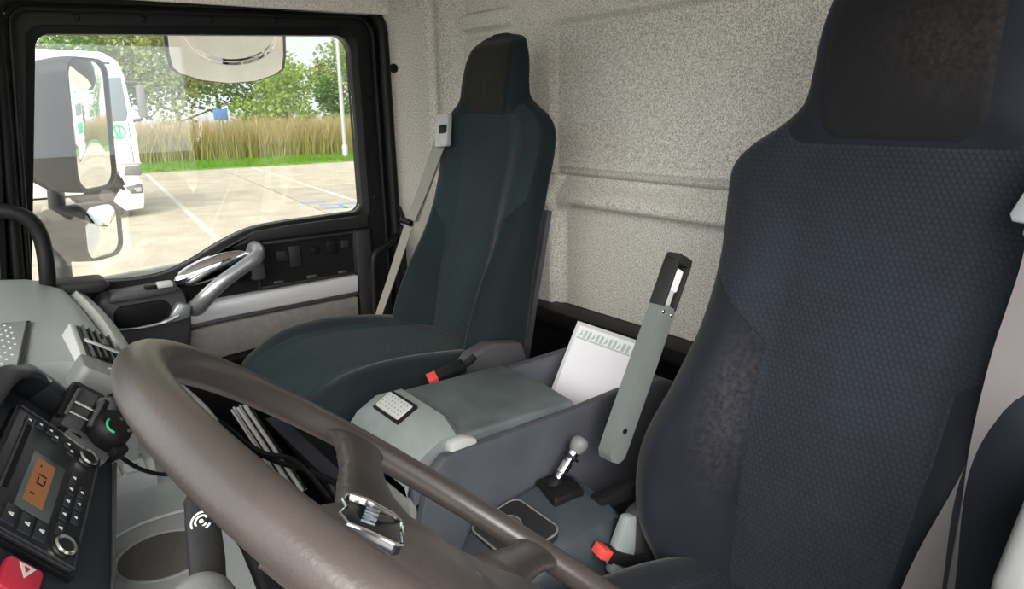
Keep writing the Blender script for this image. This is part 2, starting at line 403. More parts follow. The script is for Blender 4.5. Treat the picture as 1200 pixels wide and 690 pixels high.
# open module bay with clips
bay = obj('module_bay', B().box(.603, .882, 1.979, 1.986, .675, .79), M_blk, door)
for nm, q in (('bay_rim', (.595, .604, .668, .798)), ('bay_rim', (.882, .892, .668, .798)), ('bay_rim', (.604, .882, .788, .797)), ('bay_rim', (.604, .882, .668, .676))):
    obj(nm, B().box(q[0], q[1], 1.966, 1.986, q[2], q[3], .003), M_char, bay)
for q, mm in (((.655, .685, .735, .765), M_char), ((.69, .722, .715, .775), M_char), ((.755, .775, .745, .765), M_rub), ((.80, .832, .738, .778), M_rub), ((.845, .868, .75, .772), M_char), ((.64, .668, .676, .684), M_dgrey), ((.735, .765, .676, .685), M_dgrey), ((.83, .855, .676, .684), M_dgrey)):
    obj('clip', B().box(q[0], q[1], 1.972, 1.981, q[2], q[3], .002), mm, bay)
# silver strip and grey insert
obj('silver_trim', B().prism([(.395, .654), (.50, .662), (.882, .668), (.880, .618), (.50, .612), (.372, .606)], 'y', 1.952, 1.988, .006), M_silver, door)
obj('trim_lower_rail', B().prism([(.372, .606), (.50, .612), (.880, .618), (.879, .606), (.50, .599), (.36, .592)], 'y', 1.962, 1.988, .003), M_dgrey, door)  # dark grey rail along the lower edge of the strip
obj('grey_insert', B().prism([(.36, .590), (.50, .597), (.879, .603), (.876, .53), (.60, .512), (.30, .492), (.24, .52)], 'y', 1.955, 1.988, .006), M_doorgrey, door)
obj('door_pocket', B().prism([(.10, .02), (.88, .02), (.876, .50), (.60, .488), (.25, .468), (.10, .46)], 'y', 1.91, 1.988, .012), M_blk, door)
# vertical end cap of the door panel
obj('end_cap', B().prism([(.886, .30), (.93, .30), (.935, .80), (.886, .795)], 'y', 1.962, 1.988, .005), M_char, door)
# armrest block with pull pocket
arm = B(); arm.prism([(.17, .45), (.30, .49), (.40, .56), (.41, .64), (.40, .70), (.385, .722), (.30, .728), (.215, .722), (.165, .66)], 'y', 1.925, 1.99, .014)
armo = obj('armrest', arm, M_dgrey, door)
pk = B(); pk.prism(rrect(.235, .362, .632, .694, .024), 'y', 1.917, 1.93, .003)
obj('pull_pocket', pk, M_rub, armo)
obj('pull_lip', B().tube(smooth_path([(.238, 1.913, .640), (.29, 1.908, .637), (.34, 1.907, .641), (.375, 1.907, .652)]), [.003]*6+[.004]*6+[.006]*7, 8), M_handle, armo)
obj('pull_cap', B().prism([(.345, .634), (.40, .640), (.408, .672), (.378, .684), (.362, .664)], 'y', 1.904, 1.93, .006), M_handle, armo)
swp = obj('switch_panel', B().prism([(.225, .708), (.30, .708), (.378, .712), (.38, .732), (.235, .728)], 'y', 1.905, 1.97, .005), M_dgrey, door)
obj('window_switch', B().box(.335, .37, 1.898, 1.925, .728, .741, .003), M_lgrey, swp)
obj('window_switch', B().box(.308, .333, 1.900, 1.925, .728, .738, .003), M_rub, swp)
obj('dash_end_cap', B().prism([(.10, .745), (.215, .738), (.238, .752), (.225, .768), (.12, .772)], 'y', 1.90, 1.985, .008), M_char, door)
# opener cup
oc = B()
cup = [(.485+.098*math.cos(t)*(1 if math.cos(t) > 0 else 1.05), .746+.034*math.sin(t)+.25*.098*math.cos(t)) for t in np.linspace(0, 2*math.pi, 33)[:-1]]
oc.loft([[(x, 1.975, z) for x, z in cup], [(x, 1.962, z) for x, z in [(.485+(a-.485)*.94, .748+(b_-.748)*.9) for a, b_ in cup]], [(x, 1.955, z) for x, z in [(.485+(a-.485)*.6, .748+(b_-.748)*.6) for a, b_ in cup]], [(x, 1.951, z) for x, z in [(.485+(a-.485)*.1, .748+(b_-.748)*.1) for a, b_ in cup]]])
obj('opener_cup', oc, M_chrome, door, sharp=180)
obj('opener_lever', B().prism([(.50, .735), (.585, .762), (.592, .715), (.54, .70)], 'y', 1.955, 1.975, .006), M_blk, door)
# silver grab handle
gh = smooth_path([(.425, 1.965, .648), (.428, 1.93, .662), (.445, 1.905, .688), (.485, 1.895, .722), (.535, 1.895, .750), (.575, 1.90, .770), (.590, 1.93, .778), (.594, 1.965, .780)], 5)
hob = obj('grab_handle', B().tube(gh, [.023+.003*math.cos(k/len(gh)*6) for k in range(len(gh))], 14, flat=.85), M_handle, door)
obj('handle_mount', B().prism([(.575, .70), (.612, .70), (.61, .79), (.585, .79)], 'y', 1.94, 1.985, .008), M_dgrey, door)
# screws around the frame
for x, z in ((.262, 1.352), (.40, 1.356), (.555, 1.362), (.715, 1.366), (.968, 1.17), (.968, .885), (.108, 1.20), (.078, .93)):
    obj('screw', B().lathe((x, 1.986, z), (0, -1, 0), [(0, 0), (.0085, 0), (.0085, .003), (.006, .0045), (.005, .002), (0, .0015)], 12), M_rub, door)
# glass
gp = B(); vs = [gp.v((x, 2.016, z)) for x, z in inner]; gp.face(vs)
vs2 = [gp.v((x, 2.020, z)) for x, z in inner]; gp.face(vs2[::-1])
n_ = len(vs)
for i in range(n_): gp.face((vs[i], vs[(i+1) % n_], vs2[(i+1) % n_], vs2[i]))
obj('window_1', gp, M_glass, kind='structure', flat=True)
# rubber seal around the opening
trim2 = obj('trim_2', B().tube([(x, 1.962, z) for x, z in loop((.112, 1.392), (1.012, 1.410), .066, (1.022, .30), .02, lambda x: .30, (.02, 0), .05)], .0155, 10, True), M_rub, kind='structure')
obj('seal_lip', B().tube([(x, 1.972, z) for x, z in loop((.138, 1.366), (.986, 1.386), .055, (.992, .42), .02, lambda x: .42, (.05, 0), .04)], .006, 8, True), M_rub, trim2)
obj('pillar_cover', B().prism([(1.0, .0), (1.035, .0), (1.035, .80), (1.015, .80)], 'y', 1.93, 1.99, .008), M_blk, trim2)
# grab handles on the pillars
tag(obj('grab_handle', B().tube(smooth_path([(1.02, 1.96, .772), (.99, 1.93, .762), (.945, 1.90, .750), (.912, 1.895, .735), (.903, 1.895, .70), (.90, 1.895, .62), (.895, 1.895, .50), (.895, 1.93, .47)]), .0105, 10), M_blk),
    'thin black bent grab handle beside the passenger seat', 'grab handle')
tag(obj('grab_handle', B().tube(smooth_path([(-.06, 1.93, .955), (0, 1.905, .952), (.06, 1.895, .945), (.098, 1.89, .925), (.116, 1.89, .88), (.115, 1.89, .80), (.105, 1.91, .72)]), .0165, 12), M_blk),
    'thick black arched grab handle on the windscreen post above the dashboard', 'grab handle')

# ------------------------------------------------------------------ dashboard
dash = thing('dashboard', (-.1, 1.1, 0), 'grey truck dashboard running below the windscreen', 'dashboard')
prof = [(-.72, .70), (-.72, .80), (-.45, .805), (-.2, .802), (-.05, .798), (.03, .794), (.075, .788), (.115, .776), (.14, .760), (.155, .738), (.160, .70), (.15, .60), (.14, .30), (-.72, .30)]
def dring(y, k=1.0, dz=0, dx=0):
    return [(x if x < -.7 else x*k + dx, y, z + dz*(1 if z > .5 else 0)) for x, z in prof]
rings = [dring(1.958, .86, -.05), dring(1.955, .93, -.02), dring(1.945, .975, -.006), dring(1.925, 1.0, 0)]
for y in np.linspace(1.9, 1.23, 14): rings.append(dring(float(y), 1.0, .004*math.sin((y-1.2)*5), .006*math.sin((1.9-y)*4)))
obj('top_pad', B().loft(rings), M_dash, dash, sharp=28)
obj('lit_edge_band', B().loft([[(x+.012*math.sin((1.93-y)*4.6)+dx, y, z) for x, z in ((.150, .742), (.163, .752), (.182, .738), (.194, .70), (.196, .66), (.150, .66))] for y, dx in [(float(q), .0) for q in np.linspace(1.94, 1.26, 14)]]), M_lgrey, dash, sharp=40)  # paler band added to give the light on the pad's rear face
ins = obj('grille_panel', B().prism([(-.16, 1.17), (.014, 1.17), (.048, 1.47), (-.16, 1.50)], 'z', .792, .803, .003), M_dash, dash)
dots = B()
for i in range(9):
    for j in range(15):
        y = 1.19 + j*.019; x = -.10 + i*.0145 + (.007 if j % 2 else 0)
        if x < .008 + (y-1.17)*.1: dots.lathe((x, y, .803), (0, 0, 1), [(.0028, -.001), (.0024, .0012), (0, .0016)], 6)
dd = obj('grille_dots', dots, M_lgrey, ins); dd['kind'] = 'stuff'
obj('panel_groove', B().tube([(.018, 1.165, .799), (.052, 1.474, .799), (-.1, 1.505, .802)], .0018, 6), M_rub, ins)
# air vent in the rear edge of the pad
VF = frame((.127, 1.295, .777), (.80, .02, -.58), (.10, 1, .02))
vent = obj('air_vent', B(VF).prism(rrect(-.036, .036, -.085, .095, .008), 'z', -.03, .004, .003), M_lgrey, dash)
obj('vent_mouth', B(VF).prism(rrect(-.026, .033, -.070, .088, .006), 'z', .003, .0055), M_rub, vent)
for k in range(5):
    x = -.019 + k*.011
    obj('vent_slat', B(VF).box(x, x+.0026, -.068, .086, .0045, .010), M_dgrey, vent)
obj('vent_bar', B(VF).box(-.025, .033, -.010, .002, .009, .012, .001), M_lgrey, vent)
obj('vent_slider', B(VF).box(.002, .014, .006, .025, .009, .016, .003), M_dgrey, vent)
capo = obj('vent_cap', B(VF).prism(rrect(-.045, .045, -.15, -.088, .012), 'z', -.03, .012, .004), M_mgrey, dash)
obj('vent_icon', B(VF).prism([(-.008, -.122), (.008, -.112), (.010, -.106), (-.006, -.116)], 'z', .012, .0128), M_white, capo)
# driver facing centre panel
e1 = Vector((.27079, .95278, .1374)); e2 = Vector((-.62455, .06527, .77825))
PF = frame((.062, 1.0, .72), e1, e2)
pan = obj('centre_panel', B(PF).prism([(-.42, -.085), (-.156, -.070), (.045, -.044), (.060, .02), (.060, .13), (-.42, .13)], 'z', -.10, -.002, .004), M_panel, dash)
hood = smooth_path([(.062, -.043, .0), (.070, .0, .012), (.078, .05, .020), (.075, .095, .024), (.045, .128, .026), (-.02, .138, .026), (-.2, .142, .026), (-.4, .142, .02)], 4)
hb = B(PF); hb.loft([[(p.x-.0, p.y, -.09), (p.x-.012 if i < 12 else p.x, p.y if i < 12 else p.y-.012, p.z), (p.x+.0, p.y, p.z+.004), (p.x+.014 if i < 14 else p.x, p.y+(0 if i < 12 else .014), p.z), (p.x+.022 if i < 14 else p.x, p.y+(0 if i < 12 else .022), -.09)] for i, p in enumerate(hood)])
obj('panel_hood', hb, M_radio, pan, sharp=50)
obj('trim_plate', B(PF).prism([(.018, .040), (.048, .032), (.040, -.030), (.012, -.022)], 'z', -.004, .010, .0015), M_mgrey, pan)
obj('panel_edge', B(PF).tube([(-.42, -.083, .001), (-.156, -.068, .001), (.043, -.043, .001)], .0022, 6), M_dgrey, pan)
hz = obj('hazard_switch', B(PF).prism(rrect(-.255, -.212, .012, .052, .006), 'z', -.004, .007, .003), M_pink, dash)
obj('triangle_mark', B(PF).prism([(-.2165, .040), (-.2165, .022), (-.234, .031)][::-1], 'z', .0068, .0076), M_white, hz)
obj('triangle_mark', B(PF).prism([(-.2195, .0345), (-.2195, .0275), (-.2275, .031)][::-1], 'z', .0072, .0079), M_pink, hz)
obj('panel_rib', B(PF).box(-.199, -.196, -.02, .10, -.003, .005, .001), M_rub, pan)
# lower grey console below the panel
lc = obj('lower_console', B().prism([(-.5, .70), (.20, .70), (.262, .80), (.275, 1.0), (.30, 1.25), (.322, 1.45), (.315, 1.66), (-.5, 1.66)], 'z', .08, .565, .03, 4), M_dash, dash)
obj('console_edge', B().tube(smooth_path([(.25, .80, .556), (.266, 1.0, .556), (.292, 1.25, .556), (.313, 1.45, .556), (.306, 1.64, .556)]), .012, 10), M_lgrey, lc)
obj('cup_ring', B().lathe((.135, .99, .565), (0, 0, 1), [(.063, -.004), (.062, .001), (.060, .002), (.058, .001), (.056, -.001), (0, -.0015)], 32), M_dash, lc)
obj('cup_shade_disc', B().lathe((.135, .99, .5655), (0, 0, 1), [(.056, 0), (.050, .0008), (0, .0009)], 28), mat('cup_shade', (.075, .07, .066), .7), lc)  # flat dark disc: shade of an uncut hollow put into its colour
obj('console_seam', B().tube(smooth_path([(.08, 1.07, .5665), (.13, 1.09, .567), (.20, 1.085, .567), (.26, 1.05, .5665)]), .0022, 6), M_lgrey, lc)
swb = obj('switch_block', B().prism([(.05, 1.20), (.172, 1.20), (.196, 1.47), (.10, 1.50)], 'z', .56, .598, .004), M_lgrey, lc)
for j in range(4):
    for i in range(2):
        x, y = .108+.036*i+.006*j, 1.225+.062*j
        k = obj('rocker_switch', B().box(x-.015, x+.015, y-.026, y+.026, .596, .604, .003), M_lgrey, swb)
        obj('switch_mark', B().lathe((x-.004, y+.012, .604), (0, 0, 1), [(.003, 0), (.003, .0005), (0, .0006)], 8), M_dgrey, k)
        obj('switch_mark', B().lathe((x+.004, y-.012, .604), (0, 0, 1), [(.003, 0), (.003, .0005), (0, .0006)], 8), M_dgrey, k)
# driver side of the dash (outside the picture): cluster hood
obj('cluster_hood', B().loft([[(-.70, y, .62), (-.70, y, .82), (-.35, y, .90+h), (-.2, y, .91+h), (-.17, y, .88+h), (-.22, y, .70), (-.2, y, .5)] for y, h in ((.0, -.04), (.1, 0), (.36, .02), (.6, 0), (.75, -.04), (.9, -.08), (1.24, -.1))]), M_dash, dash)

# radio
radio = thing('car_radio', (.0, .92, .72), 'black car radio with amber display and two silver-ringed knobs', 'radio')
rf = obj('faceplate', B(PF).prism(rrect(-.193, .022, -.018, .104, .006), 'z', -.006, .008, .002), M_radio, radio)
obj('face_frame', B(PF).tube([(-.19, .100, .008), (.019, .100, .008), (.019, -.015, .008), (-.19, -.015, .008)], .0022, 6, True), M_panel, rf)
obj('disc_slot', B(PF).box(-.13, -.008, .0775, .0835, .0075, .0086), M_rub, radio)
obj('slot_lip', B(PF).box(-.135, -.003, .0845, .088, .0075, .011, .001), M_dgrey, radio)
obj('display_bezel', B(PF).prism([(-.148, .024), (-.046, .024), (-.046, .066), (-.148, .066)], 'z', .0075, .0095, .001), M_dispgrey, radio)
dsp = obj('display', B(PF).box(-.134, -.056, .036, .060, .009, .0102), M_amber, radio)
for q in ((-.100, -.098, .042, .052), (-.096, -.088, .042, .0435), (-.096, -.088, .0505, .052), (-.084, -.082, .042, .052), (-.12, -.118, .05, .055), (-.07, -.066, .052, .0535)):
    obj('display_segment', B(PF).box(*q, .0101, .0105), M_rub, dsp)
def btn(r, u, w, h, mark=None):
    b_ = obj('button', B(PF).box(r-w/2, r+w/2, u-h/2, u+h/2, .0072, .0105, .0012), M_panel, radio)
    if mark: obj('button_mark', B(PF).prism([(r-mark, u-mark), (r+mark, u-mark), (r+mark*.3, u+mark), (r-mark*.3, u+mark)], 'z', .0103, .0110), M_white, b_)
for r in (-.053, -.075, -.098, -.122, -.146): btn(r, .0115, .019, .009, .0022)
for r in (-.070, -.092, -.117): btn(r, -.0025, .019, .009, .0017)
for r, u in ((-.166, .066), (-.167, .047), (-.166, .030)): btn(r, u, .028, .015, .0028)
for r, u in ((.004, .084), (.009, .070), (.010, .056), (.004, .047), (.006, .030), (-.004, .024)): btn(r-.004, u, .014, .010, .0018)
for r, u in ((0, 0), (-.168, 0)):
    kn = obj('knob', B(PF).lathe((r-.002, u+.002, -.014), (0, 0, 1), [(.0145, 0), (.0142, .004), (.0128, .006), (.0124, .026), (.0105, .0285), (.0, .028)], 28), M_radio, radio)
    obj('knob_ring', B(PF).lathe((r-.002, u+.002, -.014), (0, 0, 1), [(.0128, .0245), (.0132, .0275), (.0118, .0295), (.0088, .0285), (.0088, .0270)], 28), M_steel, kn)

# phone holder, hands-free unit, cables by the panel
HF = frame((.070, 1.055, .768), (.72, 0, -.69), (.5, .55, .62)) @ Matrix.Diagonal((.8, .8, .8, 1))
ph = thing('phone_holder', (.073, 1.12, .74), 'black open phone holder clamp above the radio', 'phone holder')
obj('back_plate', B(HF).prism(rrect(-.030, .030, -.042, .048, .010), 'z', -.008, 0, .002), M_char, ph)
for s in (-1, 1):
    j = obj('clamp_arm', B(HF).prism(rrect(s*.027-.006, s*.027+.006, -.022, .034, .004), 'z', 0, .018, .002), M_rub, ph)
    obj('clamp_pad', B(HF).box(s*.021-.003, s*.021+.003, -.018, .030, .010, .020, .001), M_dgrey, j)
obj('spring', B(HF).tube([(-.02, .012, .006), (.02, .012, .006)], .0028, 8), M_steel, ph)
obj('spring', B(HF).tube([(-.02, -.006, .006), (.02, -.006, .006)], .0022, 8), M_steel, ph)
obj('slide_plate', B(HF).prism(rrect(-.016, .016, -.03, .04, .004), 'z', 0, .004, .001), M_dgrey, ph)
obj('foot', B(HF).box(-.02, .02, -.054, -.036, -.004, .016, .003), M_rub, ph)
obj('stem', B(HF).tube([(0, 0, -.006), (.005, -.02, -.03), (.01, -.05, -.05)], .008, 8), M_blk, ph)
hf = thing('hands_free_unit', (.095, 1.06, .72), 'round black hands-free unit with a green arc mark', 'hands-free unit')
UF = frame((.102, 1.045, .738), (.8, .5, -.2), (-.35, .6, .7))
obj('drum', B(UF).lathe((0, 0, -.02), (0, 0, 1), [(.020, 0), (.026, .004), (.027, .02), (.025, .032), (.019, .038), (0, .040)], 28), M_blk, hf)
obj('eyepiece', B(UF).lathe((.008, .022, .0), (.15, .9, .5), [(.014, -.004), (.014, .020), (.011, .024), (.008, .022), (.007, .012), (0, .011)], 20), M_dgrey, hf)
obj('green_arc', B(UF).tube([(.012*math.cos(t)-.006, .012*math.sin(t)-.006, .0195) for t in np.linspace(1.9, 4.0, 10)], .0016, 6), M_green, hf)
for k in range(3): obj('key', B(UF).lathe((.006+.007*math.cos(k*1.3-1.2), -.008+.010*math.sin(k*1.3-1.2), .018), (0, 0, 1), [(.003, 0), (.0026, .0022), (0, .0026)], 8), M_dgrey, hf)
obj('bracket', B(UF).box(-.010, .012, -.036, -.02, -.024, .0, .004), M_blk, hf)
rx = thing('relay_box', (.128, 1.15, .70), 'small black relay box between the air vent and steering wheel', 'relay box')
RF = frame((.128, 1.155, .735), (.75, .45, -.35), (-.3, .75, .5))
obj('body', B(RF).box(-.020, .022, -.030, .034, -.03, .012, .004), M_blk, rx)
obj('cover', B(RF).box(-.016, .018, -.024, .028, .011, .016, .002), M_char, rx)
for q in (-.014, .004, .02): obj('terminal', B(RF).lathe((.012, q, .016), (0, 0, 1), [(.003, 0), (.003, .003), (0, .0034)], 8), M_steel, rx)
for pts, lb in ((((.135, 1.15, .72), (.15, 1.19, .69), (.175, 1.22, .65), (.21, 1.22, .61), (.24, 1.18, .585)), 'black cable dropping from the relay box to the grey console'),
                (((.10, 1.05, .71), (.13, 1.08, .66), (.165, 1.12, .62), (.20, 1.14, .60), (.235, 1.10, .58)), 'black cable curving below the round hands-free unit'),
                (((.10, 1.20, .775), (.125, 1.22, .785), (.15, 1.22, .765), (.15, 1.18, .74), (.14, 1.15, .75)), 'thin black cable looped over the relay box')):
    tag(obj('cable', B().tube(smooth_path(pts), .0032, 7), M_rub), lb, 'cable', 'cables by the radio')

# ------------------------------------------------------------------ steering wheel
AL = R(41.47); WC = Vector((.26, .357, .836))
WF = frame(WC, (0, 1, 0), (-math.cos(AL), 0, math.sin(AL)))      # x right, y up for the driver, z towards the driver
wheel = thing('steering_wheel', WC - Vector((math.sin(AL), 0, math.cos(AL)))*.12, 'brown-grey leather steering wheel with a chrome-edged badge', 'steering wheel')
WR = .275
obj('rim', B(WF).tube([(WR*math.cos(t), WR*math.sin(t), 0) for t in np.linspace(0, 2*math.pi, 121)[:-1]], .0138, 18, True), M_wheel, wheel, sharp=80)
sp = B(WF)
half = [(0, .178), (.03, .160), (.062, .126), (.092, .092), (.100, .05), (.080, .0), (.072, -.05), (.088, -.10), (.075, -.14), (.04, -.155)]
po = half + [(0, -.157)] + [(-x, y) for x, y in half[:0:-1]]
po = [(p.x, p.y) for p in smooth_path([(x, y, 0) for x, y in po], 3, True)]
sp.loft([[(x*k, y*k, z + (.013*math.exp(-((y*k-.085)/.05)**2 - (x*k/.055)**2) if z > -.05 else 0)) for x, y in po] for k, z in ((1, -.055), (1, -.030), (.92, -.020), (.84, -.0145), (.76, -.0115), (.68, -.0105), (.6, -.0105), (.5, -.011), (.4, -.0115), (.3, -.012), (.2, -.012), (.1, -.012), (.03, -.012))])
for s in (-1, 1):
    sp.loft([[(s*x, yc+h*math.cos(t), zc+th*math.sin(t)) for t in np.linspace(0, 2*math.pi, 17)[:-1]] for x, yc, h, zc, th in ((.06, .05, .05, -.024, .016), (.10, .048, .044, -.024, .014), (.14, .038, .034, -.020, .012), (.18, .024, .028, -.013, .011), (.22, .010, .029, -.006, .011), (.245, 0, .034, -.002, .011), (.268, -.010, .042, -.001, .008))])
    P0, P1 = Vector((s*.095, -.085, -.03)), Vector((s*.172, -.212, 0))
    sp.loft([[(p.x+w*math.cos(t)*.86, p.y+w*math.cos(t)*.5*s, p.z+th*math.sin(t)) for t in np.linspace(0, 2*math.pi, 17)[:-1]] for p, w, th in ((P0, .032, .016), (P0.lerp(P1, .35), .024, .014), (P0.lerp(P1, .7), .022, .012), (P1, .03, .008))])
spo = obj('spokes', sp, M_wheel, wheel, sharp=180)
md = spo.modifiers.new('fuse', 'REMESH'); md.mode = 'VOXEL'; md.voxel_size = .0045; md.use_smooth_shade = True
md = spo.modifiers.new('soft', 'SMOOTH'); md.factor = .6; md.iterations = 10
# badge on the pad
BF = WF @ Matrix.Translation((0, .13, -.0075)) @ Matrix.Rotation(R(-15), 4, 'X')
bshape = [(.0217, .0088), (.031, .002), (.0334, -.0021), (.0283, -.0117), (.0082, -.0211), (-.0016, -.0205), (-.0345, -.0018), (-.0345, .0030), (-.0207, .0133), (-.0130, .0216), (.0004, .0205), (.0105, .0115)]
bo = obj('badge', B(BF).prism(bshape, 'z', -.008, .0018, .001), mat('badge_black', (.006, .007, .012), .12), wheel)
obj('badge_rim', B(BF).tube([(x, y, .0014) for x, y in bshape], .0012, 6, True), M_chrome, wheel)
text('badge_lettering', 'MAN', .0125, BF @ Matrix.Translation((0, 0, .0020)) @ Matrix.Rotation(R(-35), 4, 'Z'), mat('badge_letters', (.38, .42, .5), .35, .3), bo)
# steering column with stalks
col_ = thing('steering_column', (.12, .36, .6), 'grey steering column shroud with a dark lever stalk', 'steering column')
nrm = Vector((math.sin(AL), 0, math.cos(AL)))
cs = []
for d, w, h in ((.055, .04, .04), (.09, .055, .05), (.14, .062, .055), (.22, .06, .055), (.34, .05, .05)):
    o = WC - nrm*d; a = Vector((0, 1, 0)); b2 = Vector((-math.cos(AL), 0, math.sin(AL)))
    cs.append([o + a*w*np.sign(math.cos(t))*abs(math.cos(t))**.7 + b2*h*np.sign(math.sin(t))*abs(math.sin(t))**.7 for t in np.linspace(0, 2*math.pi, 33)[:-1]])
obj('shroud', B().loft(cs), M_mgrey, col_)
st = obj('lever', B().tube(smooth_path([(.078, .44, .820), (.090, .48, .836), (.099, .52, .846), (.106, .555, .850), (.112, .585, .850)]), [.012]*8+[.0125]*8+[.012]*5+[.010, .008, .006, .003], 14, flat=.8), M_char, col_)
SF = frame((.0990, .523, .8572), (.8, -.45, .2), (.25, .85, .5))
for r in (.0075, .0045): obj('brake_mark', B(SF).tube([(r*math.cos(t), r*math.sin(t), 0) for t in np.linspace(.5, 5.8, 20)], .0008, 5), M_white, st)
obj('brake_mark', B(SF).lathe((0, 0, -.001), (0, 0, 1), [(.0018, 0), (.0016, .0014), (0, .0016)], 10), M_white, st)
obj('lever_collar', B().tube(smooth_path([(.066, .40, .815), (.075, .43, .830), (.082, .465, .842)]), [.024]*9+[.022, .021, .019, .016], 18), M_mgrey, col_)
obj('second_lever', B().tube(smooth_path([(.12, .42, .79), (.135, .48, .80), (.142, .545, .805), (.144, .575, .803)]), .012, 12), M_blk, col_)

# ------------------------------------------------------------------ seats
Xc = tab([(.40, .835), (.50, .848), (.60, .868), (.70, .898), (.79, .928), (.90, .958), (1.0, .980), (1.08, .986), (1.15, .980), (1.22, .985), (1.30, 1.002), (1.335, 1.03)])
Wd = tab([(.40, .225), (.46, .252), (.54, .264), (.62, .264), (.70, .254), (.80, .244), (.90, .243), (1.0, .252), (1.045, .250), (1.08, .225), (1.11, .182), (1.14, .150), (1.18, .141), (1.24, .135), (1.285, .124), (1.312, .106), (1.327, .078), (1.335, .03)])
Th = tab([(.40, .10), (.5, .14), (.7, .135), (.9, .12), (1.05, .11), (1.12, .10), (1.2, .095), (1.28, .085), (1.315, .062), (1.33, .035), (1.335, .012)])
Bo = tab([(.40, .045), (.5, .085), (.60, .095), (.70, .075), (.79, .045), (.90, .027), (1.0, .022), (1.08, .012), (1.15, .004), (1.30, .0), (1.335, 0)])
class Shape:
    def __init__(q, ws, ts, zm): q.ws, q.ts, q.zm = ws, ts, zm
    def w(q, z): return Wd(z)*q.ws(z)
    def x(q, z, qq, a):
        return Xc(z) + Th(z)*q.ts/2 - Th(z)*q.ts/2*qq - Bo(z)*sst(.42, .80, a)*max(0, qq)**.5
    def front(q, y, z):
        a = min(1, abs(y)/q.w(z)); c = a**(1/.5); s = math.sqrt(max(0, 1-c*c)); return q.x(z, s**.75, a)
    def ring(q, z, n=112):
        w = q.w(z); out = []
        for k in range(n):
            t = k*2*math.pi/n; c, s = math.cos(t), math.sin(t); y = w*math.copysign(abs(c)**.5, c); qq = math.copysign(abs(s)**.75, s)
            out.append((q.x(z, qq, abs(y)/w), y, q.zm(z)))
        return out
CT = tab([(.385, .550), (.40, .566), (.42, .580), (.46, .598), (.52, .612), (.62, .612), (.74, .602), (.88, .588)])     # cushion top along x (passenger)
CW = tab([(.385, .185), (.40, .215), (.43, .238), (.50, .25), (.7, .25), (.88, .235)])
CB = tab([(.385, .0), (.42, .008), (.50, .026), (.62, .036), (.75, .032), (.88, .02)])
CBOT = tab([(.385, .545), (.40, .525), (.45, .505), (.6, .495), (.88, .47)])
def ctop(x, y):
    w = CW(x); a = min(1, abs(y)/w); bot = CBOT(x); h = (CT(x)-bot)/2; c = a**(1/.5); s = math.sqrt(max(0, 1-c*c))
    return bot + h + h*s**.7 + CB(x)*sst(.5, .8, a)*s**.5
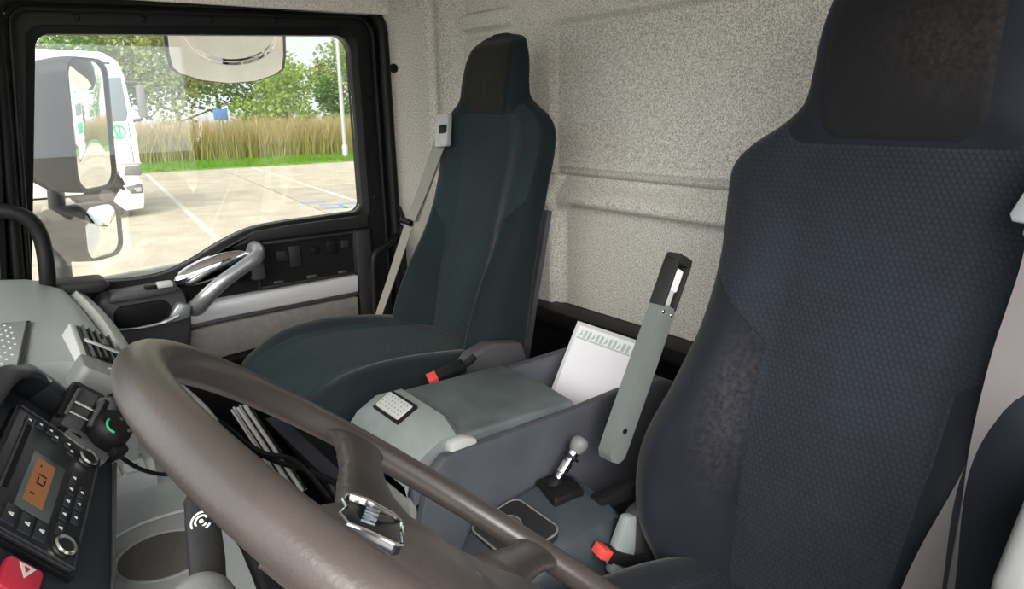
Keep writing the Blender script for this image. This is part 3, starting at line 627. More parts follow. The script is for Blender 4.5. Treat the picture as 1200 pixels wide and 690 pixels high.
def seat(nm, cy, dx, dzc, cw, vel, hexm, hexc, headm, label, out_side, S):
    front = S.front; Wd_ = S.w
    t = thing(nm, (.65+dx, cy, 0), label, 'seat')
    T = Matrix.Translation((dx, cy, 0)); TB = T; zm = S.zm
    zs = list(np.linspace(.40, 1.06, 68)) + list(np.linspace(1.07, 1.27, 18)) + [1.285, 1.297, 1.308, 1.316, 1.323, 1.328, 1.332, 1.335]
    bk = obj('backrest', B(TB).loft([S.ring(float(z)) for z in zs]), vel, t, sharp=180)
    # honeycomb centre panel: narrow between the bolsters, full width over the shoulders
    k_ = S.ws(.7)
    hw = lambda z: k_*(.100 + .024*sst(.42, .79, z)) if z < .795 else min(.97*Wd_(z), k_*(.124 + (z-.795)/.10*.115))
    def pan_(a, c):
        s = 2*a-1; y0 = s*.14
        zt = 1.088 + .03*sst(.55, 1, abs(s))
        z = .43 + (zt-.43)*c; h = hw(z); y = s*h
        lift = .0035*min(1, (1-abs(s))/.03, c/.01, (1-c)/.012) - .0015
        return (front(y, z) - lift, y, zm(z))
    obj('centre_panel', B(TB).grid(pan_, 90, 110), hexm, t, sharp=180)
    def head_(a, c):
        s = 2*a-1; z = 1.090 + (1.322-1.090)*c; y = s*min(S.ws(z)*(.108 - .035*(1-min(1, c/.16))**2), .80*Wd_(z))
        lift = .005*min(1, (1-abs(s))/.05, c/.03, (1-c)/.04) - .002
        return (front(y, z) - lift, y, zm(z))
    obj('head_panel', B(TB).grid(head_, 30, 36), headm, t, sharp=180)
    # plastic shell behind
    obj('back_shell', B(TB).loft([[(Xc(z)+Th(z)*S.ts*.85, -w, z), (Xc(z)+Th(z)*S.ts*.85, w, z), (Xc(z)+Th(z)*S.ts+.012, w*.94, z), (Xc(z)+Th(z)*S.ts+.012, -w*.94, z)] for z, w in [(float(q), Wd_(float(q))*.93) for q in np.linspace(.36, .90, 12)]]), M_box, t, sharp=40)
    # cushion
    T2 = Matrix.Translation((dx, cy, dzc)) @ Matrix.Diagonal((1, cw, 1, 1))
    def cring(x, n=40):
        w = CW(x); out = []
        for k in range(n):
            a = k*2*math.pi/n; c, s = math.cos(a), math.sin(a); y = w*math.copysign(abs(c)**.5, c)
            if s >= 0: z = ctop(x, y)
            else:
                bt_ = CBOT(x); h = (CT(x)-bt_)/2; z = bt_ + h - h*abs(s)**.7
            out.append((x, y, z))
        return out
    obj('cushion', B(T2).loft([cring(float(x)) for x in [.385, .39, .395, .40, .41, .42, .435, .45, .47, .50, .54, .58, .62, .66, .70, .74, .78, .82, .86, .88]]), vel, t, sharp=180)
    def cp(a, c):
        s = 2*a-1; x = .392 + (.86-.392)*c; y = s*min(.155, .8*CW(x)); lift = .004*min(1, (1-abs(s))/.04, c/.02, (1-c)/.02) - .0015
        return (x - lift*(1 if c < .1 else 0), y, ctop(x, y) + lift)
    obj('cushion_panel', B(T2).grid(cp, 36, 50), hexc, t, sharp=180)
    # base
    zb = .46 + dzc
    obj('seat_pan', B(T).prism([(.45, zb-.02), (.46, zb+.045), (.88, zb+.02), (.88, zb-.05), (.50, zb-.05)], 'y', -.205, .205, .01), M_blk, t)
    ped = obj('pedestal', B(T).loft([[(x0, -w, z), (x0, w, z), (.84, w, z), (.84, -w, z)] for x0, w, z in ((.50, .19, .0), (.50, .19, .04), (.53, .165, .08), (.50, .18, zb-.16), (.44, .20, zb-.05))]), M_box, t, sharp=30)
    obj('pedestal_lip', B(T).tube(smooth_path([(.44, -.20, zb-.05), (.465, -.198, zb-.115), (.50, -.19, zb-.135), (.62, -.188, zb-.12), (.80, -.19, zb-.115)]), .007, 8), M_dgrey, ped)
    obj('recliner_cover', B(Matrix.Translation((dx-(.075 if out_side > 0 else 0), cy, 0))).prism([(.735, zb+.115), (.76, zb+.15), (.80, zb+.185), (.845, zb+.20), (.93, zb+.185), (.96, zb+.10), (.93, zb-.02), (.80, zb+.02), (.745, zb+.08)], 'y', *((-.302, -.262) if out_side > 0 else (.262, .29)), .008, 3), M_dgrey, t)
    return t
pass_seat = seat('passenger_seat', 1.505, .058, 0, 1, M_pvel, M_phex, M_phexc, M_phead, 'dark teal high-back passenger seat beside the far door window', 1, Shape(lambda z: .84 + .05*sst(1.1, 1.18, z), .6, lambda z: z + .042*sst(.5, .8, z) - .067*sst(1.04, 1.33, z)))
driver = seat('driver_seat', .485, 0, -.152, .91, M_dvel, M_dhex, M_dhexc, M_dhead, 'large navy driver seat with honeycomb cloth in the right foreground', -1, Shape(lambda z: 1.02 + .075*sst(1.13, 1.04, z) + .05*sst(.72, .58, z), 1, lambda z: z))

# folded-up grey armrest of the driver seat
AF = frame((.790, .802, .582), (.47, .03, .88), (0, 1, 0))       # x runs along the bar
ar = obj('armrest', B(AF).loft([[(x, -.014, -h), (x, -.016, 0), (x, -.014, h*.9), (x, .014, h*.9), (x, .016, 0), (x, .014, -h)] for x, h in ((-.012, .010), (-.006, .016), (.0, .020), (.02, .021), (.14, .021), (.255, .020), (.262, .0195))]), M_grip, driver, sharp=30)
ef = B(AF)
ef.box(.258, .345, -.016, .016, .0125, .0195, .003); ef.box(.258, .345, -.016, .016, -.0195, -.0125, .003); ef.box(.335, .352, -.016, .016, -.0195, .0195, .005); ef.box(.258, .345, .004, .014, -.014, .014)
obj('armrest_tip', ef, M_char, ar)
obj('adjuster_wheel', B(AF).prism([(z, x) for x, z in rrect(-.0095, .0095, .288, .328, .005)], 'y', -.012, .004, .003), M_white, ar)
obj('adjuster_stem', B(AF).box(.262, .290, -.010, .004, -.006, .006, .002), M_lgrey, ar)
for s_ in (-1, 1): obj('screw', B(AF).lathe((.250, -.0145, s_*.011), (0, -1, 0), [(.0035, -.002), (.0035, .0008), (.0024, .0016), (.0, .0006)], 10), M_steel, ar)
obj('screw', B(AF).lathe((.042, -.0155, .004), (0, -1, 0), [(.005, -.001), (.005, .0008), (.0038, .0014), (.0, .0002)], 12), M_rub, ar)
# outer grey side cover of the driver seat (towards the open door)
obj('side_cover', B().prism([(.60, .44), (.92, .44), (.93, .68), (.86, .83), (.76, .875), (.68, .855), (.615, .77), (.59, .60)], 'y', .155, .190, .012, 3), M_mgrey, driver)

# belts
def strap(name, pts, w, nrm_, mat_, parent=None, th=.0014, kind=None):
    pts = smooth_path(pts, 8); N = len(pts); rings = []
    for i, p in enumerate(pts):
        t = (pts[min(i+1, N-1)] - pts[max(i-1, 0)]).normalized(); k = i/(N-1)
        nn = nrm_(k) if callable(nrm_) else Vector(nrm_); b_ = t.cross(nn).normalized(); nn = b_.cross(t).normalized()
        ww = w(k) if callable(w) else w
        rings.append([p + b_*ww/2*s + nn*th*q for s, q in ((-1, -1), (1, -1), (1, 1), (-1, 1))])
    return obj(name, B().loft(rings), mat_, parent, sharp=40)
pb = thing('seat_belt', (1.05, 1.70, .5), 'grey seat belt strap hanging beside the teal passenger seat', 'seat belt')
strap('webbing', [(1.010, 1.650, 1.075), (1.0, 1.675, 1.03), (.98, 1.72, .93), (.96, 1.769, .833), (.91, 1.80, .68), (.86, 1.818, .54), (.85, 1.81, .45)], lambda k: .036-.016*k, lambda k: Vector((-.75, -.5+k*.3, .2)), M_belt2, pb)
strap('webbing', [(1.02, 1.685, 1.04), (1.0, 1.725, .95), (.975, 1.768, .84)], .024, Vector((-.5, -.8, .1)), M_belt2, pb)
GF = frame((1.012, 1.648, 1.085), (.15, -.95, .1), (.2, .1, 1))
gd = obj('belt_guide', B(GF).prism(rrect(-.026, .022, -.045, .040, .008), 'z', -.004, .012, .003), M_lgrey, pb)
obj('guide_slot', B(GF).prism(rrect(-.010, .020, -.012, .010, .004), 'z', .006, .0135, .001), M_rub, gd)
ck = obj('belt_stop', B().tube(smooth_path([(.965, 1.775, .838), (.97, 1.81, .836), (.985, 1.85, .838), (.995, 1.885, .850), (1.0, 1.90, .862), (1.004, 1.90, .852), (.995, 1.868, .838)]), .0052, 8), M_blk, pb)
obj('loop', B().tube(smooth_path([(.958, 1.755, .835), (.956, 1.785, .84), (.96, 1.81, .838)]), .009, 8), M_rub, pb)
obj('anchor', B().tube(smooth_path([(.93, 1.80, .60), (.915, 1.79, .54), (.90, 1.78, .46)]), [.008]*5+[.012]*8, 8), M_mgrey, pb)
db = thing('seat_belt', (.92, .30, .6), 'lilac-grey seat belt strap lying over the driver seat side', 'seat belt')
strap('webbing', [(.936, .286, 1.02), (.928, .284, .96), (.912, .292, .86), (.893, .292, .76), (.862, .280, .69), (.825, .268, .62), (.79, .255, .52), (.78, .245, .42)], lambda k: .036+.020*k, lambda k: Vector((-.85+.25*k, -.25-.45*k, .15)), M_belt, db)
strap('webbing', [(.884, .304, .745), (.856, .305, .68), (.822, .305, .60), (.795, .306, .52), (.78, .306, .44)], lambda k: .012+.05*sst(0, .6, k), Vector((-.9, -.15, .3)), M_belt, db)
KF = frame((.944, .300, 1.055), (0, -1, .0), (.22, 0, .95))
pl = obj('belt_plate', B(KF).prism([(-.020, -.046), (-.024, -.038), (.004, .045), (.05, .045), (.055, -.035), (.02, -.05)], 'z', -.003, .003, .001), M_handle, db)
obj('plate_bolt', B(KF).lathe((.018, .004, .002), (0, 0, 1), [(.013, 0), (.013, .004), (.010, .008), (.007, .0085), (.006, .005), (0, .0045)], 18), M_steel, db)
obj('belt_loop', B(KF).prism(rrect(-.006, .05, -.062, -.044, .004), 'z', -.006, .008, .003), M_handle, db)

def buckle(nm, p, d, lab, ex, par=None):
    t = thing(nm, p, lab, 'belt buckle', None); F_ = frame(p, d, ex)
    obj('housing', B(F_).box(-.055, .006, -.014, .014, -.009, .009, .003), M_blk, t)
    obj('release_button', B(F_).box(.004, .024, -.013, .013, -.0085, .0085, .002), M_red, t)
    obj('tongue', B(F_).box(-.004, .008, -.015, .015, .0085, .0105, .001), M_steel, t)
    obj('stalk', B(F_).tube([(-.05, 0, 0), (-.065, 0, -.002), (-.08, 0, -.01)], .007, 8), M_rub, t)
    return t
buckle('belt_buckle', (.700, 1.200, .622), (-.75, .25, -.25), 'red-buttoned belt buckle between passenger seat and storage box', (0, 1, .2))
buckle('belt_buckle', (.708, .722, .470), (-.60, .05, .38), 'red-buttoned belt buckle beside the driver seat cushion', (.3, 1, 0))
obj('buckle_cover', B().prism([(.712, .43), (.722, .475), (.745, .520), (.766, .515), (.765, .45), (.74, .42)], 'y', .716, .736, .006), M_latch, driver)
obj('recliner_lever', B().prism([(.755, .60), (.80, .645), (.86, .66), (.90, .63), (.84, .58)], 'y', 1.196, 1.216, .006), M_lgrey, pass_seat) if False else None

# ------------------------------------------------------------------ centre storage box
bx = thing('storage_box', (.75, 1.01, 0), 'blue-grey plastic storage box with scuffed lid between the seats', 'storage box')
LZ = .632
nb = B(); nb.prism([(.47, .02), (1.08, .02), (1.08, .60), (1.02, .630), (.90, .640), (.80, LZ+.002), (.52, LZ-.004), (.49, .60), (.462, .50)], 'y', .885, .905, .006)
obj('near_wall', nb, M_box, bx)
fb = B(); fb.prism([(.47, .02), (1.04, .02), (1.04, .60), (.985, .638), (.80, LZ+.002), (.52, LZ-.004), (.49, .60), (.462, .50)], 'y', 1.118, 1.142, .006)
obj('far_wall', fb, M_box, bx)
obj('body', B().box(.47, .80, .90, 1.125, .02, .60, .004), M_box, bx)
obj('front_skirt', B().prism([(.44, .02), (.50, .02), (.50, .58), (.462, .56)], 'y', .90, 1.13, .01), M_mgrey, bx)
tr = obj('tray', B().box(.795, 1.04, .90, 1.125, .02, .50), M_box, bx)
obj('tray_end', B().prism([(.985, .50), (.998, .50), (1.02, .632), (1.008, .632)], 'y', .90, 1.125, .003), M_box, tr)
lid = obj('lid', B().prism([(.548, .906), (.792, .898), (.806, 1.0), (.800, 1.128), (.552, 1.136)], 'z', .60, LZ+.012, .007, 3), M_lid, bx)
lt = obj('latch_housing', B().loft([[(x, .912, .585), (x, .906, z-.02), (x, .94, z), (x, 1.08, z+.002), (x, 1.135, z-.022), (x, 1.14, .585)] for x, z in ((.462, .590), (.468, .612), (.478, .632), (.492, .648), (.53, .668), (.553, .668), (.566, .655), (.575, .64))]), M_latch, bx, sharp=30)
LF = frame((.513, 1.03, .6625), (0, -1, 0), (.86, 0, .46))
obj('latch_button', B(LF).prism(rrect(-.047, .042, -.021, .023, .004), 'z', -.004, .002, .001), M_rub, lt)
bt = obj('latch_pad', B(LF).prism(rrect(-.042, .037, -.016, .018, .004), 'z', -.002, .005, .002), M_lgrey, lt)
dots = B(LF)
for i in range(7):
    for j in range(4): dots.lathe((-.034+i*.0105, -.009+j*.007, .0045), (0, 0, 1), [(.0016, 0), (.0013, .001), (0, .0013)], 6)
k_ = obj('latch_dots', dots, M_mgrey, bt); k_['kind'] = 'stuff'
obj('latch_corner', B().prism([(.535, .60), (.585, .60), (.585, .637), (.56, .645), (.535, .642)], 'y', .892, .912, .005), M_lgrey, lt)
# paper in a clear sleeve leaning in the tray
QF = frame((.952, 1.008, .635), (0, -1, 0), (.48, 0, .877))
pp = thing('document_sleeve', (.90, 1.01, .50), 'white printed papers in a clear sleeve leaning in the storage box tray', 'papers')
obj('paper', B(QF).box(-.090, .090, -.15, .069, -.0015, .0015), M_paper, pp)
obj('sleeve_edge', B(QF).prism([(-.099, -.15), (-.090, -.15), (-.090, .069), (.094, .069), (.094, .076), (-.099, .076)], 'z', -.0025, .0025), M_sleeve, pp)
for i in range(14):
    x = -.082+i*.0122
    pr = [(x, .046), (x+.008, .046), (x+.010, .062), (x+.003, .062)] if i % 3 else [(x, .046), (x+.010, .052), (x+.006, .062)]
    obj('print_mark', B(QF).prism(pr, 'z', .0014, .0019), M_print, pp)
obj('print_band', B(QF).box(-.086, .086, .042, .045, .0014, .0018), M_print, pp)

# ------------------------------------------------------------------ parking brake console by the driver seat
pc = thing('parking_brake_console', (.66, .81, 0), 'blue-grey parking brake console between storage box and driver seat', 'console')
cb = B()
cb.loft([[(x, .728+o, .02), (x, .728+o, z-.05), (x, .742+o, z-.018), (x, .770+o, z), (x, .872, z+.01), (x, .884, z), (x, .884, .02)] for x, z, o in ((.535, .40, .05), (.54, .455, .045), (.555, .482, .035), (.60, .500, .02), (.66, .513, .01), (.72, .520, .01), (.76, .515, .012), (.785, .49, .02), (.79, .45, .02))])
M_con = mat('blue_black_plastic', (.030, .039, .048), .5, noise=(18, .2), bump=(500, .15, .0005))
obj('body', cb, M_con, pc, sharp=32)
CF = frame((.60, .812, .5065), (1, 0, .20), (0, 1, .02))
cp_ = obj('cover_plate', B(CF).prism(rrect(-.048, .046, -.052, .062, .016), 'z', -.012, .0035, .002), M_char, pc)
obj('plate_edge', B(CF).tube([(x, y, .0025) for x, y in rrect(-.049, .047, -.053, .063, .017)], .0018, 6, True), M_mgrey, cp_)
kn = obj('round_knob', B(CF).lathe((-.008, .012, .003), (0, 0, 1), [(.024, 0), (.024, .004), (.021, .007), (.018, .005), (.0, .0045)], 30), M_dgrey, pc)
obj('knob_ring', B(CF).tube([(-.008+.0215*math.cos(t), .012+.0215*math.sin(t), .0095) for t in np.linspace(0, 2*math.pi, 33)[:-1]], .0016, 6, True), M_steel, kn)
obj('knob_mark', B(CF).prism([(-.022, .006), (-.008, .010), (.004, .004), (-.002, .014), (.004, .022), (-.010, .016), (-.020, .022), (-.016, .013)], 'z', .0072, .0085), M_white, kn)
# lever gate and lever
gt = obj('lever_gate', B().prism([(.675, .812), (.735, .806), (.748, .85), (.735, .88), (.69, .882)], 'z', .510, .534, .006), M_blk, pc)
obj('gate_slot', B().prism([(.688, .835), (.728, .83), (.734, .85), (.692, .858)], 'z', .533, .536), M_rub, gt)
lv = thing('parking_brake_lever', (.72, .85, .53), 'chrome parking brake lever with grey knob', 'lever')
Lp, Ld = Vector((.705, .852, .528)), Vector((.090, -.004, .098)).normalized()
LM = Matrix.Translation(Lp) @ Ld.to_track_quat('Z', 'Y').to_matrix().to_4x4() @ Matrix.Diagonal((.82, .82, .66, 1))
obj('boot', B(LM).lathe((0, 0, 0), (0, 0, 1), [(.020, -.004), (.017, .010), (.012, .024), (.0, .026)], 18), M_blk, lv)
obj('shaft', B(LM).lathe((0, 0, 0), (0, 0, 1), [(.008, .02), (.008, .038), (.011, .040), (.011, .072), (.0085, .074), (.0085, .086), (0, .086)], 18), M_chrome, lv)
obj('lift_ring', B(LM).lathe((0, 0, 0), (0, 0, 1), [(.010, .082), (.0175, .084), (.0175, .090), (.010, .092)], 22), M_blk, lv)
obj('collar', B(LM).lathe((0, 0, 0), (0, 0, 1), [(.010, .091), (.011, .104), (.0, .105)], 18), M_chrome, lv)
obj('knob', B(LM).lathe((0, 0, 0), (0, 0, 1), [(.010, .100), (.0145, .108), (.0185, .122), (.0185, .132), (.014, .141), (.006, .145), (0, .1455)], 22), M_mgrey, lv)
# side recess and handle slot of the console
# dark seat rail behind the lever
obj('seat_rail', B().box(.74, 1.05, .775, .80, .50, .525, .004), M_blk, driver)
obj('seat_rail', B().box(.60, 1.05, .735, .76, .16, .20, .004), M_blk, driver)

# ------------------------------------------------------------------ footwell clutter in front of the passenger seat
rk = thing('aluminium_rail', (.42, 1.55, .30), 'ribbed aluminium rail standing in the passenger footwell', 'rail')
RM = frame((.445, 1.55, .42), (.13, -.78, -.45), (1, .15, .1))
obj('plate', B(RM).box(-.12, .15, -.022, .022, -.004, .0, .001), M_silver, rk)
for q in (-.018, -.003, .012): obj('rib', B(RM).box(-.12, .15, q, q+.007, -.001, .006, .001), M_steel, rk)
obj('post', B().tube([(.44, 1.55, 0), (.44, 1.55, .40)], .008, 8), M_char, rk)
for pts, lb in ((((.33, 1.62, .50), (.37, 1.52, .47), (.42, 1.42, .44), (.47, 1.34, .43), (.52, 1.27, .40)), 'black cable hanging across the aluminium rail'),
                (((.32, 1.58, .53), (.36, 1.50, .50), (.40, 1.43, .46), (.45, 1.36, .45), (.49, 1.30, .38)), 'second black cable tangled below the aluminium rail')):
    tag(obj('cable', B().tube(smooth_path(pts), .006, 7), M_rub), lb, 'cable', 'cables in the footwell')
tf = obj('tunnel_cover', B().prism([(.30, .02), (.52, .02), (.52, .36), (.45, .37), (.33, .30)], 'y', 1.145, 1.30, .02, 3), M_mgrey)
tag(tf, 'low grey tunnel cover on the floor in front of the storage box', 'cover')

# ------------------------------------------------------------------ own mirrors outside the passenger door
def mirror(nm, c, nrm_, half_w, z0, z1, rad, depth, label, shear=0, conv=.0, back_shift=(0, 0)):
    n = Vector(nrm_).normalized(); tx = Vector((0, 0, 1)).cross(n).normalized()
    F_ = frame(c, tx, (0, 0, 1)); t = thing(nm, (c[0], c[1], z0), label, 'mirror')
    zc = c[2]; out = [(x+shear*(z), z) for x, z in rrect(-half_w, half_w, z0-zc, z1-zc, rad, 6)]
    g = B(F_)
    K = 8; ctr = g.v((0, 0, conv)); prev = None; rings = []
    for k in range(1, K+1):
        s = k/K; rings.append([g.v((x*s, z*s, conv*(1-s*s))) for x, z in out])
    N = len(out)
    for i in range(N):
        g.face((ctr, rings[0][i], rings[0][(i+1) % N]))
        for a, b_ in zip(rings, rings[1:]): g.face((a[i], a[(i+1) % N], b_[(i+1) % N], b_[i]))
    obj('mirror_glass', g, M_mirror, t, sharp=180)
    bx_, bz_ = back_shift
    hs = [[(x*k+dx, z*kz+dz, d) for x, z in out] for k, kz, d, dx, dz in ((1.0, 1.0, -.004, 0, 0), (1.02, 1.0, .007, 0, 0), (1.10, 1.045, .006, 0, 0), (1.13, 1.06, -.012, 0, 0), (1.12, 1.05, -.04, bx_*.3, bz_*.3), (1.0, 1.0, -depth*.7, bx_*.8, bz_*.8), (.8, .9, -depth, bx_, bz_))]
    obj('housing', B(F_).loft(hs, True, False), M_dgrey, t, sharp=50)
    cap = B(F_); v_ = [cap.v(p) for p in hs[-1]]; cap.face(v_); obj('housing_back', cap, M_dgrey, t)
    return t
mm = mirror('door_mirror', (.312, 2.40, 1.112), (.766, -.643, 0), .086, .938, 1.284, .045, .13, 'large upright exterior mirror beyond the passenger window', .10, .004, (-.03, 0))
obj('bracket_pole', B().tube([(.185, 2.46, .60), (.195, 2.46, .78), (.21, 2.46, 1.0)], .022, 12), M_mgrey, mm)
obj('bracket_arm', B().tube(smooth_path([(.20, 2.46, .86), (.13, 2.35, .84), (.06, 2.18, .83), (.02, 2.06, .83)]), .020, 10), M_dgrey, mm)
mirror('wide_angle_mirror', (.298, 2.40, .812), (.70, -.71, .05), .072, .735, .888, .04, .12, 'small wide-angle exterior mirror below the large door mirror', .08, .018, (-.04, 0))
km = thing('kerb_mirror', (.67, 2.28, 1.2), 'rounded kerb mirror hanging outside the top of the passenger window', 'mirror')
ko = [(.505, 1.40), (.503, 1.30), (.508, 1.262), (.525, 1.246), (.58, 1.228), (.66, 1.219), (.74, 1.226), (.80, 1.246), (.822, 1.262), (.830, 1.30), (.838, 1.41)]
KM = [(x, z) for x, z in ko]
def kpt(x, z, k, off):
    x, z = .668+(x-.668)*k, 1.31+(z-1.31)*k; y = 2.679/(1+.7556*(z-1.15)); f_ = y/2.25
    return (x*f_, y + off*.5, 1.15+(z-1.15)*f_ + off*.87)
obj('housing', B().loft([[kpt(x, z, k, o) for x, z in KM] for k, o in ((1.0, -.002), (1.03, 0), (1.03, .02), (.9, .06), (.5, .08))]), M_dgrey, km, sharp=50)
kg = B(); kg.loft([[kpt(x, z, .97, o) for x, z in KM] for o in (-.004, -.001)])
obj('mirror_glass', kg, M_mirror, km)
obj('reflection_arc', B().tube([kpt(q.x, q.z, 1, -.01) for q in smooth_path([(.535, 0, 1.365), (.575, 0, 1.31), (.63, 0, 1.284), (.69, 0, 1.28), (.75, 0, 1.295), (.80, 0, 1.33), (.82, 0, 1.37)])], .0055, 8), M_chrome, km)  # chrome tube added as the curved edge's reflection in the glass
obj('arm', B().tube([(.70, 2.45, 1.40), (.70, 2.3, 1.50), (.70, 2.05, 1.52)], .018, 10), M_dgrey, km)

# ------------------------------------------------------------------ the lot outside
GZ = -1.1
M_conc = mat('concrete', (.50, .455, .375), .9, noise=(1.4, .16), bump=(40, .3, .01))
nt = M_conc.node_tree; oi = nt.nodes.new('ShaderNodeObjectInfo'); hs_ = nt.nodes.new('ShaderNodeHueSaturation')
mr_ = nt.nodes.new('ShaderNodeMapRange'); mr_.inputs[3].default_value = .86; mr_.inputs[4].default_value = 1.1
nt.links.new(oi.outputs['Random'], mr_.inputs[0]); nt.links.new(mr_.outputs[0], hs_.inputs['Value'])
p_ = nt.nodes['Principled BSDF']; src = p_.inputs['Base Color'].links[0].from_socket; nt.links.new(src, hs_.inputs['Color']); nt.links.new(hs_.outputs[0], p_.inputs['Base Color'])
lot = struct('ground', (0, 0, GZ), 'pale concrete slab parking lot outside')
sub_ = obj('joint_bed', B().box(-60, 70, -40, 60, GZ-.3, GZ-.03), mat('joint_sand', (.13, .115, .09), .95), lot)
TH = R(-6.8); ca, sa = math.cos(TH), math.sin(TH)
SL = 5.0
slab = None
for i in range(-5, 9):
    for j in range(-3, 7):
        u, w = (i+.5)*SL, (j+.5)*SL - 4.2
        x, y = 4.4 + u*ca - w*sa, w*ca + u*sa
        if y > 33 or x < -24 or x > 46: continue
        if slab is None:
            slab = obj('slab', B().box(-SL/2+.018, SL/2-.018, -SL/2+.018, SL/2-.018, -.08, 0), M_conc); o = slab
        else: o = slab.copy(); COL.objects.link(o)
        o.parent = lot; o.location = (x, y, 0); o.rotation_euler = (0, 0, TH)
M_line = mat('white_road_paint', (.62, .60, .55), .8, noise=(3, .15)); M_bline = mat('blue_road_paint', (.18, .32, .6), .8)
for k in range(-1, 6):
    x = 4.42 + 3.75*k
    a = Vector((x-.119*8.2, 13.5, 0)); b_ = Vector((x+.119*7.2, 29.0, 0)); s = Vector((.06, 0, 0))
    bl = B(); z = GZ+.002; bl.face([bl.v((q.x, q.y, z)) for q in (a-s, a+s, b_+s, b_-s)]); bl.face([bl.v((q.x, q.y, z+.004)) for q in (a-s, a+s, b_+s, b_-s)])
    bl = B().prism([((a-s).x, a.y), ((a+s).x, a.y), ((b_+s).x, b_.y), ((b_-s).x, b_.y)], 'z', GZ-.01, GZ+.004)
    obj('parking_line', bl, M_line, lot)
for pl_ in ([(6.55, 16.35), (7.65, 15.9), (7.7, 16.05), (6.6, 16.5)], [(6.4, 15.75), (7.45, 15.25), (7.5, 15.4), (6.45, 15.9)], [(6.35, 17.0), (6.9, 16.8), (6.95, 16.95), (6.4, 17.15)], [(6.9, 16.2), (7.0, 16.16), (6.9, 15.5), (6.8, 15.54)]):
    obj('blue_marking', B().prism(pl_, 'z', GZ-.01, GZ+.005), M_bline, lot)

# planting line: a polyline beyond the lot, then turning along its rear end
PATH = [Vector((-30, 33.6)), Vector((22, 27.4)), Vector((50, 8)), Vector((60, -20))]
def along(d, off):
    for a, b_ in zip(PATH, PATH[1:]):
        L_ = (b_-a).length
        if d <= L_:
            t = (b_-a)/L_; n = Vector((-t.y, t.x)); p = a + t*d + n*off; return p
        d -= L_
    return PATH[-1]
TOT = sum((b_-a).length for a, b_ in zip(PATH, PATH[1:]))
M_lawn = mat('lawn', (.13, .26, .035), .95, noise=(3, .3))
bank = B(); prof_ = [(0, GZ-.05), (.15, GZ+.03), (4.5, GZ+.06), (40, GZ+.1)]
rings = []
for a, nrm_d in [(PATH[0], None), (PATH[1], None), (PATH[2], None), (PATH[3], None)]:
    rings.append(a)
def offs(i, off):
    t0 = (PATH[min(i+1, 3)]-PATH[min(i+1, 3)-1]).normalized(); t1 = (PATH[max(i, 1)]-PATH[max(i, 1)-1]).normalized()
    t = (t0+t1).normalized(); n = Vector((-t.y, t.x)); return PATH[i] + n*off
bank.loft([[(offs(i, o).x, offs(i, o).y, z) for o, z in prof_] for i in range(4)], False, False)
lawn = obj('lawn_bank', bank, M_lawn, kind='structure')
def blades(name, n, width, hfun, offr, mat_, lean=.12, segs=2, dr=(0, None)):
    V, Fc = [], []
    for _ in range(n):
        d = random.uniform(dr[0], dr[1] or TOT); o = random.uniform(*offr); p = along(d, o); h = hfun()
        a = random.uniform(0, math.pi); wx, wy = math.cos(a)*width/2, math.sin(a)*width/2
        lx, ly = random.gauss(0, lean)*h, random.gauss(0, lean)*h; k = len(V); z0 = GZ+.05
        for s in range(segs+1):
            t = s/segs; q = t*t; ww = (1-.75*t)
            V.append((p.x+lx*q-wx*ww, p.y+ly*q-wy*ww, z0+h*t)); V.append((p.x+lx*q+wx*ww, p.y+ly*q+wy*ww, z0+h*t))
            if s: Fc.append((k+2*s-2, k+2*s-1, k+2*s+1, k+2*s))
    me = D.meshes.new(name); me.from_pydata(V, [], Fc); me.materials.append(mat_); o = D.objects.new(name, me); COL.objects.link(o); o['kind'] = 'stuff'; return o
g_ = blades('grass', 30000, .03, lambda: random.uniform(.04, .12), (.12, 4.4), leafmat('grass_blades', (.12, .28, .03), (.22, .38, .06)), .3, 1, (22, 62))
tag(g_, 'bright green mown grass strip along the edge of the lot', 'grass')
def reedmat():
    m = leafmat('reed_leaf', (.40, .35, .15), (.62, .49, .28), .35); nt = m.node_tree; L = nt.links.new
    tc = nt.nodes.new('ShaderNodeTexCoord'); sx = nt.nodes.new('ShaderNodeSeparateXYZ'); L(tc.outputs['Object'], sx.inputs[0])
    mr = nt.nodes.new('ShaderNodeMapRange'); mr.inputs[1].default_value = -1.0; mr.inputs[2].default_value = .3; L(sx.outputs['Z'], mr.inputs[0])
    rp = [n for n in nt.nodes if n.type == 'VALTORGB'][0]
    mx = nt.nodes.new('ShaderNodeMix'); mx.data_type = 'RGBA'; mx.inputs[6].default_value = (.36, .38, .13, 1); L(mr.outputs[0], mx.inputs[0]); L(rp.outputs[0], mx.inputs[7])
    for n in nt.nodes:
        if n.type in ('BSDF_DIFFUSE', 'BSDF_TRANSLUCENT'): L(mx.outputs[2], n.inputs[0])
    return m
r_ = blades('reeds', 60000, .034, lambda: random.choice((1, 1, .75, .5))*random.gauss(1.62, .16), (4.4, 7.6), reedmat(), .26, 3, (24, 105))
tag(r_, 'tall tan and green reed bed behind the grass strip', 'reeds')
pm_ = B()

